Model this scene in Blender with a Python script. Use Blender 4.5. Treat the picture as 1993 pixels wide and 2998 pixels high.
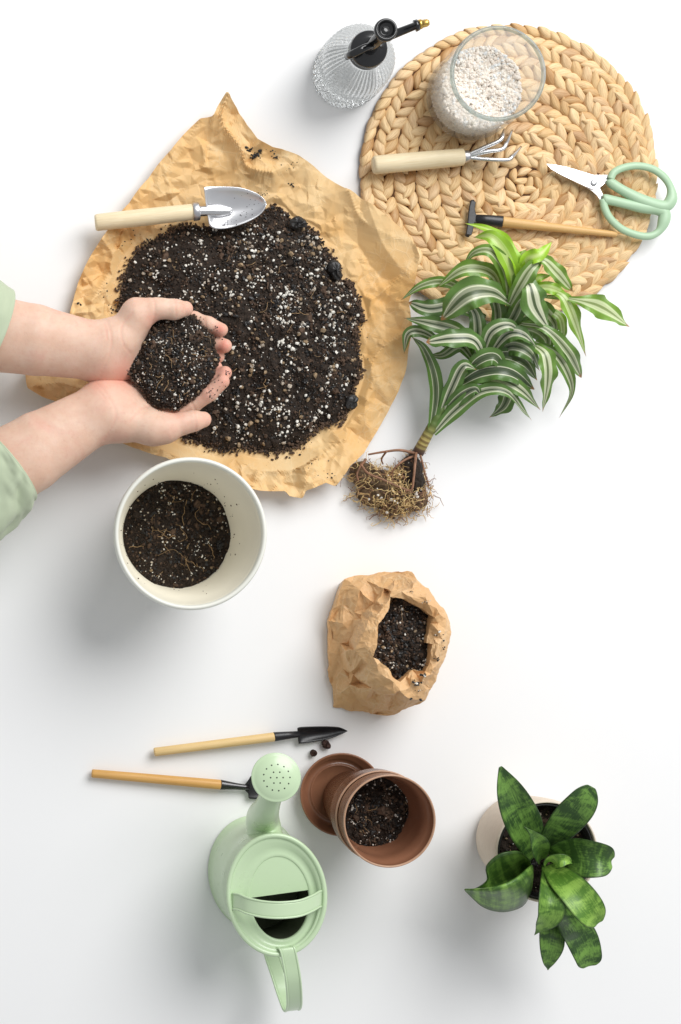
import bpy, math, random
import numpy as np
from mathutils import Vector, Matrix, noise as mnoise

for o in list(bpy.data.objects): bpy.data.objects.remove(o)
sc = bpy.context.scene
COL = sc.collection
RNG = np.random.default_rng(7)
random.seed(7)

# ------------------------------------------------------------------ camera
S = 0.0004                     # metres of table per photograph pixel
H = 2.0                        # camera height above the table
NADIR = (-200.0, 1590.0)       # point of the table straight below the lens
CX, CY = 1993/2, 2998/2
mm = .001
NX, NY = (NADIR[0]-CX)*S, (CY-NADIR[1])*S
cam_d = bpy.data.cameras.new('camera'); cam = bpy.data.objects.new('camera', cam_d); COL.objects.link(cam)
cam.location = (NX, NY, H)
cam_d.sensor_fit = 'HORIZONTAL'; cam_d.sensor_width = 36
cam_d.lens = 36*H/(1993*S)
cam_d.shift_x = (CX-NADIR[0])/1993
cam_d.shift_y = (NADIR[1]-CY)/1993
cam_d.clip_start = 0.05; cam_d.clip_end = 60
sc.camera = cam

# ------------------------------------------------------------------ light
world = bpy.data.worlds.new('World'); sc.world = world; world.use_nodes = True
bg = world.node_tree.nodes['Background']
bg.inputs[0].default_value = (0.955, 0.975, 1.0, 1); bg.inputs[1].default_value = 0.46
ld = bpy.data.lights.new('softbox', 'AREA'); ld.shape = 'DISK'; ld.size = 2.7; ld.energy = 136
ld.color = (1.0, 0.996, 0.99)
softbox = bpy.data.objects.new('softbox', ld); COL.objects.link(softbox)
softbox.location = (1.3, 1.9, 2.6)
softbox.rotation_euler = (Vector((0.05, 0.0, 0)) - Vector(softbox.location)).to_track_quat('-Z', 'Y').to_euler()
vs = sc.view_settings
vs.view_transform = 'Standard'; vs.look = 'None'; vs.exposure = 0.0; vs.gamma = 1.0; vs.use_curve_mapping = False
sc.cycles.use_denoising = True
sc.cycles.max_bounces = 8; sc.cycles.transparent_max_bounces = 16
sc.cycles.caustics_reflective = False; sc.cycles.caustics_refractive = False

# ------------------------------------------------------------------ coordinates
def px(x, y, h=0.0):
    k = (H-h)/H
    X = (x-CX)*S; Y = (CY-y)*S
    return Vector((NX+(X-NX)*k, NY+(Y-NY)*k, h))
class ZF:
    def __init__(s, ox, oy, k): s.ox, s.oy, s.k = ox, oy, k
    def __call__(s, x, y, h=0.0): return px(s.ox+s.k*x, s.oy+s.k*y, h)
    def L(s, r, h=0.0): return r*s.k*S*(H-h)/H
    def full(s, x, y): return (s.ox+s.k*x, s.oy+s.k*y)
Z1 = ZF(850, 0, 1143/1568); Z2 = ZF(0, 250, 1250/1568); Z3 = ZF(0, 800, 800/1568); Z4 = ZF(950, 600, 1000/1568)
ZP = ZF(300, 1300, 550/1568); ZB = ZF(900, 1620, 500/1568); ZT = ZF(240, 2080, 1060/1568); ZC = ZF(560, 2170, 450/1282)
ZS = ZF(1320, 2200, 530/1568); ZY = ZF(890, 30, 400/1568); ZJ = ZF(1220, 40, 400/1568)

def lin(r, g, b, k=1.0):
    f = lambda c: ((c/255+0.055)/1.055)**2.4 if c > 10 else c/255/12.92
    return (f(r)*k, f(g)*k, f(b)*k, 1)

# ------------------------------------------------------------------ objects
ORG = {}
def tag(o, label, cat=None, group=None, kind=None):
    if label: o['label'] = label
    if cat: o['category'] = cat
    if group: o['group'] = group
    if kind: o['kind'] = kind
    return o
def thing(name, label, cat, loc, group=None):
    o = bpy.data.objects.new(name, None); COL.objects.link(o)
    o.empty_display_size = 0.02; o.location = loc; ORG[o.name] = Vector(loc)
    return tag(o, label, cat, group)
def mk(name, verts, faces, mat, parent=None, smooth=True, uv=None, tint=None, midx=None, mods=()):
    V = np.asarray([tuple(v) for v in verts] if not isinstance(verts, np.ndarray) else verts, dtype=np.float64)
    if parent is not None: org = ORG[parent.name]
    else: org = Vector(((V[:, 0].min()+V[:, 0].max())/2, (V[:, 1].min()+V[:, 1].max())/2, V[:, 2].min()))
    me = bpy.data.meshes.new(name)
    me.from_pydata((V-np.array(org)).tolist(), [], faces.tolist() if isinstance(faces, np.ndarray) else faces)
    mats = mat if isinstance(mat, (list, tuple)) else [mat]
    for m in mats: me.materials.append(m)
    if midx is not None: me.polygons.foreach_set('material_index', np.asarray(midx, dtype=np.int32))
    if smooth: me.polygons.foreach_set('use_smooth', np.ones(len(me.polygons), dtype=bool))
    if uv is not None:
        l = me.uv_layers.new(name='UVMap'); vi = np.zeros(len(me.loops), dtype=np.int32)
        me.loops.foreach_get('vertex_index', vi)
        l.data.foreach_set('uv', np.asarray(uv, dtype=np.float32)[vi].ravel())
    if tint is not None:
        T = np.asarray(tint, dtype=np.float32)
        if T.ndim == 1: T = np.tile(T, (len(V), 1))
        if T.shape[1] == 3: T = np.hstack([T, np.ones((len(T), 1), np.float32)])
        a = me.attributes.new('tint', 'FLOAT_COLOR', 'POINT'); a.data.foreach_set('color', T.ravel())
    me.update()
    o = bpy.data.objects.new(name, me); COL.objects.link(o)
    if parent is not None: o.parent = parent; ORG[o.name] = org
    else: o.location = org; ORG[o.name] = Vector(org)
    for m in mods:
        md = o.modifiers.new(m[0].lower(), m[0])
        for k, v in m[1].items(): setattr(md, k, v)
    return o
SOLID = lambda t, off=-1: ('SOLIDIFY', {'thickness': t, 'offset': off})
SUB = ('SUBSURF', {'levels': 1, 'render_levels': 1})
def BEV(w, n=2): return ('BEVEL', {'width': w, 'segments': n, 'limit_method': 'ANGLE'})

def smooth_path(pts, n):
    """Catmull-Rom through points of any dimension -> n samples"""
    P = np.asarray(pts, float); m = len(P)
    if m == 2: t = np.linspace(0, 1, n)[:, None]; return P[0]*(1-t)+P[1]*t
    Q = np.vstack([2*P[0]-P[1], P, 2*P[-1]-P[-2]])
    u = np.linspace(0, m-1-1e-9, n); i = u.astype(int); t = (u-i)[:, None]
    a, b, c, d = Q[i], Q[i+1], Q[i+2], Q[i+3]
    return 0.5*(2*b+(c-a)*t+(2*a-5*b+4*c-d)*t**2+(3*b-a-3*c+d)*t**3)
def grid_faces(n, m, closed_m=False, off=0):
    f = []
    for i in range(n-1):
        for j in range(m if closed_m else m-1):
            k = (j+1) % m
            f.append((off+i*m+j, off+i*m+k, off+(i+1)*m+k, off+(i+1)*m+j))
    return f
def frames(P):
    T = np.gradient(P, axis=0); T /= np.linalg.norm(T, axis=1)[:, None]+1e-12
    up = np.array([0, 0, 1.0]); A = []
    a = np.cross(T[0], up)
    if np.linalg.norm(a) < 1e-3: a = np.array([1.0, 0, 0])
    for t in T:
        a = a-t*a.dot(t); a /= np.linalg.norm(a)+1e-12; A.append(a.copy())
    A = np.array(A); B = np.cross(T, A)
    return T, A, B
def tube_data(path, radii, segs=12, n=None, flat=1.0, closed=False, caps=True):
    P = np.array([tuple(p) for p in path], float); R = np.array(radii if hasattr(radii, '__len__') else [radii]*len(P), float)
    if n: 
        Q = smooth_path(np.hstack([P, R[:, None]]), n); P, R = Q[:, :3], Q[:, 3]
    T, A, B = frames(P)
    th = np.linspace(0, 2*math.pi, segs, endpoint=False)
    V = P[:, None]+R[:, None, None]*(np.cos(th)[None, :, None]*A[:, None]+flat*np.sin(th)[None, :, None]*B[:, None])
    V = V.reshape(-1, 3).tolist(); F = grid_faces(len(P), segs, True)
    if closed:
        o = (len(P)-1)*segs
        # best alignment of the seam
        V0 = np.array(V[:segs]); V1 = np.array(V[o:])
        s = min(range(segs), key=lambda k: np.linalg.norm(np.roll(V0, -k, axis=0)-V1, axis=1).sum())
        for j in range(segs): F.append((o+j, o+(j+1) % segs, (j+1+s) % segs, (j+s) % segs))
    elif caps:
        V.append(tuple(P[0])); V.append(tuple(P[-1])); c0 = len(V)-2; c1 = len(V)-1; o = (len(P)-1)*segs
        for j in range(segs):
            F.append((c0, (j+1) % segs, j)); F.append((c1, o+j, o+(j+1) % segs))
    F = [tuple(reversed(f)) for f in F]
    return V, F
def tube(name, path, radii, mat, parent=None, segs=12, n=None, flat=1.0, closed=False, **kw):
    V, F = tube_data(path, radii, segs, n, flat, closed)
    return mk(name, V, F, mat, parent, **kw)
def rod(name, a, b, prof, mat, parent, segs=20, flat=1.0, **kw):
    """turned rod a->b, prof = [(t, r)]"""
    a, b = Vector(a), Vector(b)
    return tube(name, [a+(b-a)*t for t, r in prof], [r for t, r in prof], mat, parent, segs, None, flat, **kw)
def lathe_data(prof, c, segs=64, M=None, sx=1, sy=1, ribs=None):
    th = np.linspace(0, 2*math.pi, segs, endpoint=False); V = []
    for r, z in prof:
        rr = np.full(segs, r)
        if ribs: rr = r*(1+ribs(z, th))
        V.append(np.stack([rr*np.cos(th)*sx, rr*np.sin(th)*sy, np.full(segs, z)], 1))
    V = np.vstack(V)
    if M is not None: V = V@np.array(M.to_3x3()).T
    V = V+np.array(c)
    F = [tuple(f) for f in grid_faces(len(prof), segs, True)]
    return V, F
def lathe(name, prof, c, mat, parent=None, segs=64, M=None, sx=1, sy=1, ribs=None, **kw):
    V, F = lathe_data(prof, c, segs, M, sx, sy, ribs)
    return mk(name, V, F, mat, parent, **kw)
def merge(parts):
    V, F = [], []
    for v, f in parts:
        o = len(V); V += [tuple(x) for x in v]; F += [tuple(i+o for i in t) for t in f]
    return V, F
def fbm(x, y, z=0.0, oct=3):
    return mnoise.fractal(Vector((x, y, z)), 1.0, 2.0, oct)

# ------------------------------------------------------------------ materials
class NT:
    def __init__(s, name):
        s.m = bpy.data.materials.new(name); s.m.use_nodes = True
        s.t = s.m.node_tree; s.b = s.t.nodes['Principled BSDF']; s.out = s.t.nodes['Material Output']
    def n(s, typ, ins=None, **kw):
        d = s.t.nodes.new('ShaderNode'+typ)
        for k, v in kw.items(): setattr(d, k, v)
        for k, v in (ins or {}).items(): s.set(d.inputs[k], v)
        return d
    def set(s, sock, v):
        if isinstance(v, bpy.types.NodeSocket): s.t.links.new(v, sock)
        else: sock.default_value = v
    def P(s, **kw):
        for k, v in kw.items(): s.set(s.b.inputs[k.replace('_', ' ')], v)
    def math(s, op, a, b=0.0, c=None):
        d = s.n('Math', {0: a, 1: b}, operation=op)
        if c is not None: s.set(d.inputs[2], c)
        return d.outputs[0]
    def mix(s, f, a, b, blend='MIX'):
        d = s.t.nodes.new('ShaderNodeMix'); d.data_type = 'RGBA'; d.blend_type = blend
        s.set(d.inputs[0], f); s.set(d.inputs[6], a); s.set(d.inputs[7], b); return d.outputs[2]
    def ramp(s, f, stops, interp='LINEAR'):
        d = s.n('ValToRGB', {0: f}); r = d.color_ramp; r.interpolation = interp
        while len(r.elements) < len(stops): r.elements.new(0.5)
        for e, (p, c) in zip(r.elements, stops): e.position = p; e.color = c if hasattr(c, '__len__') else (c, c, c, 1)
        return d.outputs[0]
    def noise(s, scale, detail=3, rough=0.5, vec=None, dist=0.0):
        d = s.n('TexNoise', {'Scale': scale, 'Detail': detail, 'Roughness': rough, 'Distortion': dist})
        s.set(d.inputs['Vector'], vec if vec is not None else s.obj()); return d.outputs['Fac']
    def obj(s):
        if not hasattr(s, '_tc'): s._tc = s.n('TexCoord')
        return s._tc.outputs['Object']
    def uv(s):
        if not hasattr(s, '_tc'): s._tc = s.n('TexCoord')
        return s._tc.outputs['UV']
    def mapv(s, vec, scale=(1, 1, 1), loc=(0, 0, 0), rot=(0, 0, 0)):
        return s.n('Mapping', {'Vector': vec, 'Scale': scale, 'Location': loc, 'Rotation': rot}).outputs[0]
    def bump(s, h, strength=0.3, dist=0.001, prev=None):
        d = s.n('Bump', {'Height': h, 'Strength': strength, 'Distance': dist})
        if prev is not None: s.set(d.inputs['Normal'], prev)
        return d.outputs[0]
    def attr(s, name='tint'): return s.n('Attribute', attribute_name=name)

def simple(name, c, rough=0.5, metal=0.0, var=0.06, scale=60, bump=0.0, bscale=300, spec=None, coat=0.0):
    t = NT(name); f = t.noise(scale, 4)
    lo = tuple(x*(1-var) for x in c[:3])+(1,); hi = tuple(min(1, x*(1+var)) for x in c[:3])+(1,)
    t.P(Base_Color=t.ramp(f, [(0.3, lo), (0.7, hi)]), Roughness=t.math('ADD', t.math('MULTIPLY', t.noise(scale*2.3, 3), 0.12), rough-0.06), Metallic=metal)
    if spec is not None: t.P(Specular_IOR_Level=spec)
    if coat: t.P(Coat_Weight=coat, Coat_Roughness=0.08)
    if bump: t.P(Normal=t.bump(t.noise(bscale, 3), bump, 0.0006))
    return t.m
M = {}
M['table'] = simple('white_table', (0.86, 0.86, 0.86, 1), 0.6, var=0.006, scale=6, spec=0.2)
M['steel'] = simple('steel', (0.72, 0.72, 0.73, 1), 0.24, 1.0, 0.05, 30)
M['steel_dull'] = simple('steel_dull', (0.62, 0.62, 0.64, 1), 0.36, 1.0, 0.08, 40)
M['blade'] = simple('blade_steel', (0.78, 0.78, 0.80, 1), 0.3, 0.85, 0.04, 40)
M['black'] = simple('black_gloss', (0.011, 0.011, 0.012, 1), 0.16, 0.0, 0.1, 30, coat=0.4)
M['black_paint'] = simple('black_paint', (0.014, 0.014, 0.016, 1), 0.36, 0.0, 0.3, 90, bump=0.15, bscale=500)
M['brass'] = simple('brass', (0.65, 0.43, 0.12, 1), 0.3, 1.0, 0.05)
def enamel():
    t = NT('green_paint'); f = t.noise(12, 4); g = t.noise(70, 4, .65)
    c = t.mix(f, lin(198, 222, 182, .92), lin(206, 227, 190, .92))
    c = t.mix(t.ramp(g, [(.64, 0.0), (.78, .35)]), c, lin(176, 196, 156, .92))
    t.P(Base_Color=c, Roughness=t.math('MULTIPLY_ADD', t.noise(40, 4), .28, .18), Coat_Weight=.2, Coat_Roughness=.12, Normal=t.bump(t.noise(22, 2), .12, .004)); return t.m
M['green_paint'] = enamel()
M['green_dark'] = simple('hole_dark', (0.02, 0.025, 0.015, 1), 0.6)
M['green_grip'] = simple('green_grip', lin(176, 206, 172, .9), 0.42, 0.0, 0.03, 40)
M['brown_plastic'] = simple('brown_plastic', lin(142, 98, 74, .92), 0.2, 0.0, 0.08, 60, bump=0.05, bscale=700)
M['brown_rim_highlight'] = simple('brown_rim_highlight', lin(186, 146, 118, .92), 0.3, 0, .1, 120)  # lighter tan paints the highlight along the brown pot rims
M['white_plastic'] = simple('white_plastic', lin(238, 238, 228, .92), 0.36, 0.0, 0.03, 18)
M['inner_black'] = simple('nursery_pot_black', (0.02, 0.02, 0.02, 1), 0.5)
M['bark'] = simple('bark', lin(58, 36, 28), 0.8, 0.0, 0.5, 220, bump=0.9, bscale=400)
M['nail'] = simple('fingernail', lin(240, 196, 182, .9), 0.25, 0.0, 0.02)

def wood(name, c1, c2):
    t = NT(name); v = t.mapv(t.uv(), (30, 2.0, 1))
    f = t.n('TexNoise', {'Vector': v, 'Scale': 1.6, 'Detail': 5, 'Distortion': 0.6}).outputs['Fac']
    g = t.n('TexNoise', {'Vector': t.mapv(t.uv(), (90, 3, 1)), 'Scale': 2.0, 'Detail': 3}).outputs['Fac']
    c = t.mix(t.ramp(f, [(0.35, 0.0), (0.68, 1.0)]), c1, c2)
    c = t.mix(t.ramp(g, [(0.52, 0.0), (0.75, 0.55)]), c, tuple(x*0.62 for x in c2[:3])+(1,))
    t.P(Base_Color=c, Roughness=0.5, Normal=t.bump(g, 0.12, 0.0005)); return t.m
M['pale_wood'] = wood('pale_wood', lin(247, 231, 196, .93), lin(236, 214, 172, .93))
M['bamboo'] = wood('bamboo_wood', lin(231, 190, 128, .9), lin(214, 166, 98, .9))
M['ochre_wood'] = wood('ochre_wood', lin(228, 180, 104, .9), lin(206, 150, 78, .9))

def straw():
    t = NT('woven_straw'); a = t.attr().outputs['Color']; sp = t.n('SeparateColor', {0: a})
    v = t.n('VectorMath', {0: t.mapv(t.uv(), (9, 1.3, 1)), 1: t.n('CombineXYZ', {0: t.math('MULTIPLY', sp.outputs[0], 37.0), 1: t.math('MULTIPLY', sp.outputs[1], 23.0)}).outputs[0]}, operation='ADD').outputs[0]
    f = t.n('TexNoise', {'Vector': v, 'Scale': 1.5, 'Detail': 5, 'Roughness': 0.6}).outputs['Fac']
    base = t.ramp(sp.outputs[0], [(0.0, lin(182, 140, 92, .97)), (0.10, lin(222, 186, 134, .97)), (0.45, lin(238, 206, 156, .97)), (0.88, lin(233, 201, 156, .97)), (1.0, lin(194, 156, 114, .97))])
    c = t.mix(t.math('MAXIMUM', t.ramp(f, [(0.3, 0.6), (0.52, 0.0)]), t.ramp(t.math('ABSOLUTE', t.math('MULTIPLY_ADD', t.n('SeparateXYZ', {0: t.uv()}).outputs[0], 2.0, -1.0)), [(0.62, 0.0), (1.0, 0.7)])), base, lin(158, 106, 58, .95))
    c = t.mix(t.ramp(f, [(0.55, 0.0), (0.8, 0.5)]), c, lin(246, 222, 178, .95))
    t.P(Base_Color=c, Roughness=0.5, Specular_IOR_Level=0.35, Normal=t.bump(f, 0.5, 0.0012)); return t.m
M['straw'] = straw()
M['straw_gap_shade'] = simple('straw_gap_shade', lin(84, 54, 28), 0.9, 0, 0.2, 200)  # dark brown stands in for shade in the gaps between strands

def kraft(name, c1, c2, c3, cs, bstr, trn):
    t = NT(name); o = t.obj()
    f = t.noise(9, 4, 0.55, o, 0.6); g = t.noise(28, 4, 0.6, o)
    c = t.mix(t.ramp(f, [(0.35, 0.0), (0.66, 1.0)]), c1, c2)
    c = t.mix(t.ramp(g, [(0.52, 0.0), (0.75, 0.55)]), c, c3)
    e1 = t.n('TexVoronoi', {'Vector': o, 'Scale': cs}, feature='DISTANCE_TO_EDGE').outputs['Distance']
    e2 = t.n('TexVoronoi', {'Vector': t.mapv(o, (1, 1, 1), (.3, .1, .2), (.4, .2, .7)), 'Scale': cs*1.9}, feature='DISTANCE_TO_EDGE').outputs['Distance']
    ln = t.math('MAXIMUM', t.ramp(e1, [(0.0, 1.0), (0.045, 0.0)]), t.math('MULTIPLY', t.ramp(e2, [(0.0, 1.0), (0.05, 0.0)]), 0.7))
    ln = t.math('MULTIPLY', ln, t.ramp(t.noise(30, 3, 0.5, o), [(0.4, 0.0), (0.6, 1.0)]))
    c = t.mix(t.math('MULTIPLY', ln, 0.28), c, lin(252, 234, 196, .97))
    fib = t.noise(900, 2, 0.5, o)
    t.P(Base_Color=c, Roughness=0.55, Specular_IOR_Level=0.4, Normal=t.bump(fib, 0.05, 0.0003, t.bump(ln, bstr, 0.0012)))
    tr = t.n('BsdfTranslucent', {'Color': c}); mx = t.n('MixShader', {0: trn, 1: t.b.outputs[0], 2: tr.outputs[0]})
    t.t.links.new(mx.outputs[0], t.out.inputs[0]); return t.m
M['kraft'] = kraft('kraft_paper', lin(244, 212, 158, .98), lin(237, 190, 122, .98), lin(248, 224, 178, .98), 60, 0.2, .2)
M['bag_kraft'] = kraft('bag_kraft_paper', lin(226, 184, 134, .97), lin(216, 168, 114, .97), lin(232, 194, 148, .97), 50, 0.12, .03)

M['soil'] = simple('dark_soil', (0.030, 0.021, 0.0155, 1), 0.85, 0, 0.5, 400, bump=0.6, bscale=900, spec=0.25)
M['soil_brown'] = simple('brown_crumb', (0.088, 0.056, 0.038, 1), 0.85, 0, 0.5, 300, spec=0.25)
M['soil_black'] = simple('black_crumb', (0.020, 0.0185, 0.018, 1), 0.45, 0, 0.3, 300, spec=0.5)
M['perlite'] = simple('perlite', (0.76, 0.72, 0.65, 1), 0.85, 0, 0.35, 420)
M['perlite_grey'] = simple('perlite_grey', (0.42, 0.36, 0.29, 1), 0.85, 0, 0.4, 420)
M['grit'] = simple('tan_grit', (0.27, 0.19, 0.11, 1), 0.75, 0, 0.5, 260)
M['fibre'] = simple('root_fibre', (0.33, 0.21, 0.10, 1), 0.7, 0, 0.3, 200)
SOILM = [M['soil'], M['soil_brown'], M['soil_black'], M['perlite'], M['grit'], M['fibre'], M['perlite_grey']]
M['root'] = simple('root_tan', lin(196, 162, 110), 0.7, 0, 0.3, 160)
M['root_thick'] = simple('root_brown', lin(136, 98, 74), 0.6, 0, 0.35, 160, bump=0.4, bscale=500)
M['gravel'] = simple('white_gravel', (0.92, 0.84, 0.76, 1), 0.8, 0, 0.12, 240)
M['gravel_warm'] = simple('warm_gravel', (0.88, 0.78, 0.69, 1), 0.8, 0, 0.15, 240)
M['gravel_grey'] = simple('grey_gravel', (0.84, 0.85, 0.85, 1), 0.8, 0, 0.15, 240)

def glass(name, milky, tintc, rough):
    t = NT(name)
    tr = t.n('BsdfTransparent', {'Color': tintc}); gl = t.n('BsdfGlossy', {'Color': (1, 1, 1, 1), 'Roughness': rough})
    fc = t.n('LayerWeight', {'Blend': 0.5}).outputs['Facing']
    fr = t.math('MULTIPLY_ADD', t.math('POWER', fc, 4.0), 0.30, 0.035)
    mx = t.n('MixShader', {0: fr, 1: tr.outputs[0], 2: gl.outputs[0]})
    df = t.n('BsdfTranslucent', {'Color': (0.9, 0.91, 0.9, 1)}); d2 = t.n('BsdfDiffuse', {'Color': (0.9, 0.91, 0.9, 1)})
    dm = t.n('MixShader', {0: 0.5, 1: df.outputs[0], 2: d2.outputs[0]})
    m2 = t.n('MixShader', {0: t.math('MULTIPLY', t.noise(25, 3), milky*2), 1: mx.outputs[0], 2: dm.outputs[0]})
    t.t.links.new(m2.outputs[0], t.out.inputs[0]); return t.m
M['glass'] = glass('clear_glass', 0.17, (0.985, 0.99, 0.988, 1), 0.04)
M['glass_edge'] = glass('glass_rim', 0.30, (0.46, 0.54, 0.51, 1), 0.05)
def ribbed_glass():
    t = NT('ribbed_glass'); t.P(Base_Color=(0.98, 0.99, 0.99, 1), Roughness=0.04, IOR=1.38, Transmission_Weight=1.0)
    tr = t.n('BsdfTransparent', {'Color': (0.97, 0.98, 0.98, 1)}); mx = t.n('MixShader', {0: 0.52, 1: t.b.outputs[0], 2: tr.outputs[0]})
    t.t.links.new(mx.outputs[0], t.out.inputs[0]); return t.m
M['ribbed_glass'] = ribbed_glass()

def skin():
    t = NT('skin'); a = t.attr().outputs['Color']; sp = t.n('SeparateColor', {0: a})
    f = t.noise(55, 4, 0.6); g = t.noise(14, 3)
    c = t.mix(t.ramp(f, [(0.35, 0.0), (0.7, 1.0)]), lin(232, 192, 168, .88), lin(240, 206, 184, .88))
    c = t.mix(t.ramp(g, [(0.45, 0.0), (0.7, 0.35)]), c, lin(230, 184, 162, .9))
    c = t.mix(t.math('MULTIPLY', sp.outputs[0], 0.95), c, lin(232, 154, 134, .9))
    c = t.mix(t.ramp(t.noise(26, 4, 0.6, None, 0.8), [(0.5, 0.0), (0.72, 0.45)]), c, lin(226, 164, 146, .9))
    c = t.mix(t.ramp(t.noise(190, 3), [(0.55, 0.0), (0.8, 0.3)]), c, lin(214, 160, 136, .9))
    t.P(Base_Color=c, Roughness=0.52, Specular_IOR_Level=0.35, Subsurface_Weight=0.14, Subsurface_Radius=(0.9, 0.35, 0.2), Subsurface_Scale=0.006,
        Normal=t.bump(t.noise(420, 3), 0.22, 0.0007)); return t.m
M['skin'] = skin()
def cloth():
    t = NT('green_cloth'); o = t.obj()
    w = t.n('TexWave', {'Vector': o, 'Scale': 260.0, 'Distortion': 1.0, 'Detail': 1}).outputs['Fac']
    f = t.noise(30, 3)
    c = t.mix(f, lin(182, 194, 164, .92), lin(194, 205, 178, .92))
    t.P(Base_Color=c, Roughness=0.85, Specular_IOR_Level=0.15, Sheen_Weight=0.2, Normal=t.bump(w, 0.12, 0.0004)); return t.m
M['cloth'] = cloth()

def dracaena():
    t = NT('striped_leaf'); sp = t.n('SeparateColor', {0: t.attr().outputs['Color']})
    uvs = t.n('SeparateXYZ', {0: t.uv()})
    wob = t.n('TexNoise', {'Vector': t.mapv(t.uv(), (6, 3, 1)), 'Scale': 1.5, 'Detail': 3}).outputs['Fac']
    u = t.math('ABSOLUTE', t.math('MULTIPLY_ADD', uvs.outputs[0], 2.0, -1.0))
    u = t.math('ADD', u, t.math('MULTIPLY_ADD', wob, 0.10, -0.05))
    dk = lin(48, 62, 48, .9); gr = lin(82, 120, 54, .9); wh = lin(238, 238, 212, .97)
    thin = t.ramp(u, [(0.0, dk), (0.32, dk), (0.345, wh), (0.405, wh), (0.43, gr), (1.0, gr)])
    wide = t.ramp(u, [(0.0, dk), (0.09, dk), (0.15, wh), (0.46, wh), (0.52, gr), (1.0, gr)])
    c = t.mix(t.math('MULTIPLY', sp.outputs[1], 0.75), thin, wide)
    streak = t.n('TexNoise', {'Vector': t.mapv(t.uv(), (40, 1.2, 1)), 'Scale': 1.0, 'Detail': 3}).outputs['Fac']
    c = t.mix(t.ramp(streak, [(0.4, 0.0), (0.75, 0.35)]), c, lin(120, 150, 90, .9))
    lime = t.mix(t.ramp(u, [(0.1, 0.75), (0.45, 0.0)]), lin(160, 205, 48, .95), lin(216, 232, 150, .95))
    c = t.mix(sp.outputs[0], c, lime)
    c = t.mix(sp.outputs[2], c, tuple(x*0.45 for x in lin(50, 92, 30)[:3])+(1,))
    tip = t.ramp(t.math('ADD', uvs.outputs[1], t.math('MULTIPLY_ADD', wob, 0.05, -0.025)), [(0.945, 0.0), (0.975, 1.0)])
    c = t.mix(tip, c, lin(168, 116, 72, .9))
    t.P(Base_Color=c, Roughness=0.36, Specular_IOR_Level=0.6, Normal=t.bump(streak, 0.25, 0.0008))
    tr = t.n('BsdfTranslucent', {'Color': t.mix(0.5, c, lin(150, 190, 40))}); mx = t.n('MixShader', {0: 0.10, 1: t.b.outputs[0], 2: tr.outputs[0]})
    t.t.links.new(mx.outputs[0], t.out.inputs[0]); return t.m
M['dracaena'] = dracaena()
def snake():
    t = NT('mottled_leaf'); sp = t.n('SeparateColor', {0: t.attr().outputs['Color']}); uvs = t.n('SeparateXYZ', {0: t.uv()})
    off = t.n('CombineXYZ', {0: t.math('MULTIPLY', sp.outputs[2], 31.0), 1: t.math('MULTIPLY', sp.outputs[2], 17.0)}).outputs[0]
    def v(scale): return t.n('VectorMath', {0: t.mapv(t.uv(), scale), 1: off}, operation='ADD').outputs[0]
    band = t.n('TexNoise', {'Vector': v((1.2, 7, 1)), 'Scale': 1.0, 'Detail': 4, 'Roughness': 0.65, 'Distortion': 0.5}).outputs['Fac']
    fine = t.n('TexNoise', {'Vector': v((26, 9, 1)), 'Scale': 1.0, 'Detail': 4, 'Roughness': 0.7}).outputs['Fac']
    m = t.math('ADD', t.math('MULTIPLY', band, 0.68), t.math('MULTIPLY', fine, 0.36))
    m = t.ramp(m, [(0.47, 0.0), (0.60, 1.0)])
    u = t.math('ABSOLUTE', t.math('MULTIPLY_ADD', uvs.outputs[0], 2.0, -1.0))
    c = t.mix(m, lin(50, 80, 38, .92), lin(116, 158, 72, .92))
    lm = t.mix(m, lin(96, 142, 50, .9), lin(158, 200, 88, .9))
    c = t.mix(sp.outputs[0], c, lm)
    c = t.mix(t.ramp(u, [(0.86, 0.0), (0.97, 0.8)]), c, lin(36, 62, 26, .9))
    vein = t.n('TexNoise', {'Vector': v((60, 1.5, 1)), 'Scale': 1.0, 'Detail': 2}).outputs['Fac']
    t.P(Base_Color=t.mix(t.ramp(vein, [(.5, 0.0), (.75, .25)]), c, lin(40, 66, 30, .9)), Roughness=t.math('MULTIPLY_ADD', fine, .2, .3), Specular_IOR_Level=0.4, Normal=t.bump(vein, 0.25, 0.0008)); return t.m
M['snake'] = snake()
def stem_mat():
    t = NT('cane'); z = t.uv(); s = t.n('SeparateXYZ', {0: z})
    w = t.n('TexWave', {'Vector': t.mapv(z, (0.3, 1, 1)), 'Scale': 9.0, 'Distortion': 2.0, 'Detail': 2}, bands_direction='Y').outputs['Fac']
    c = t.mix(t.ramp(w, [(0.3, 0.0), (0.6, 1.0)]), lin(122, 102, 58), lin(166, 150, 88))
    c = t.mix(t.ramp(s.outputs[1], [(0.12, 0.0), (0.22, 1.0)]), c, lin(84, 106, 48))
    c = t.mix(t.ramp(s.outputs[1], [(0.02, 1.0), (0.07, 0.0)]), c, lin(70, 46, 34))
    t.P(Base_Color=c, Roughness=0.5, Normal=t.bump(w, 0.4, 0.001)); return t.m
M['cane'] = stem_mat()
def cream():
    t = NT('cream_ceramic'); o = t.uv()
    br = t.n('TexBrick', {'Vector': t.mapv(o, (30, 7, 1)), 'Scale': 1.0, 'Mortar Size': 0.02, 'Mortar Smooth': 0.6, 'Brick Width': 0.55, 'Row Height': 0.16}).outputs['Fac']
    f = t.noise(160, 3)
    c = t.mix(t.math('MULTIPLY', br, t.ramp(f, [(0.4, 0.0), (0.6, 0.4)])), lin(230, 216, 198, .92), lin(176, 154, 134, .92))
    t.P(Base_Color=c, Roughness=0.7, Normal=t.bump(br, -0.35, 0.0008, t.bump(f, 0.1, 0.0004))); return t.m
M['cream'] = cream()

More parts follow.
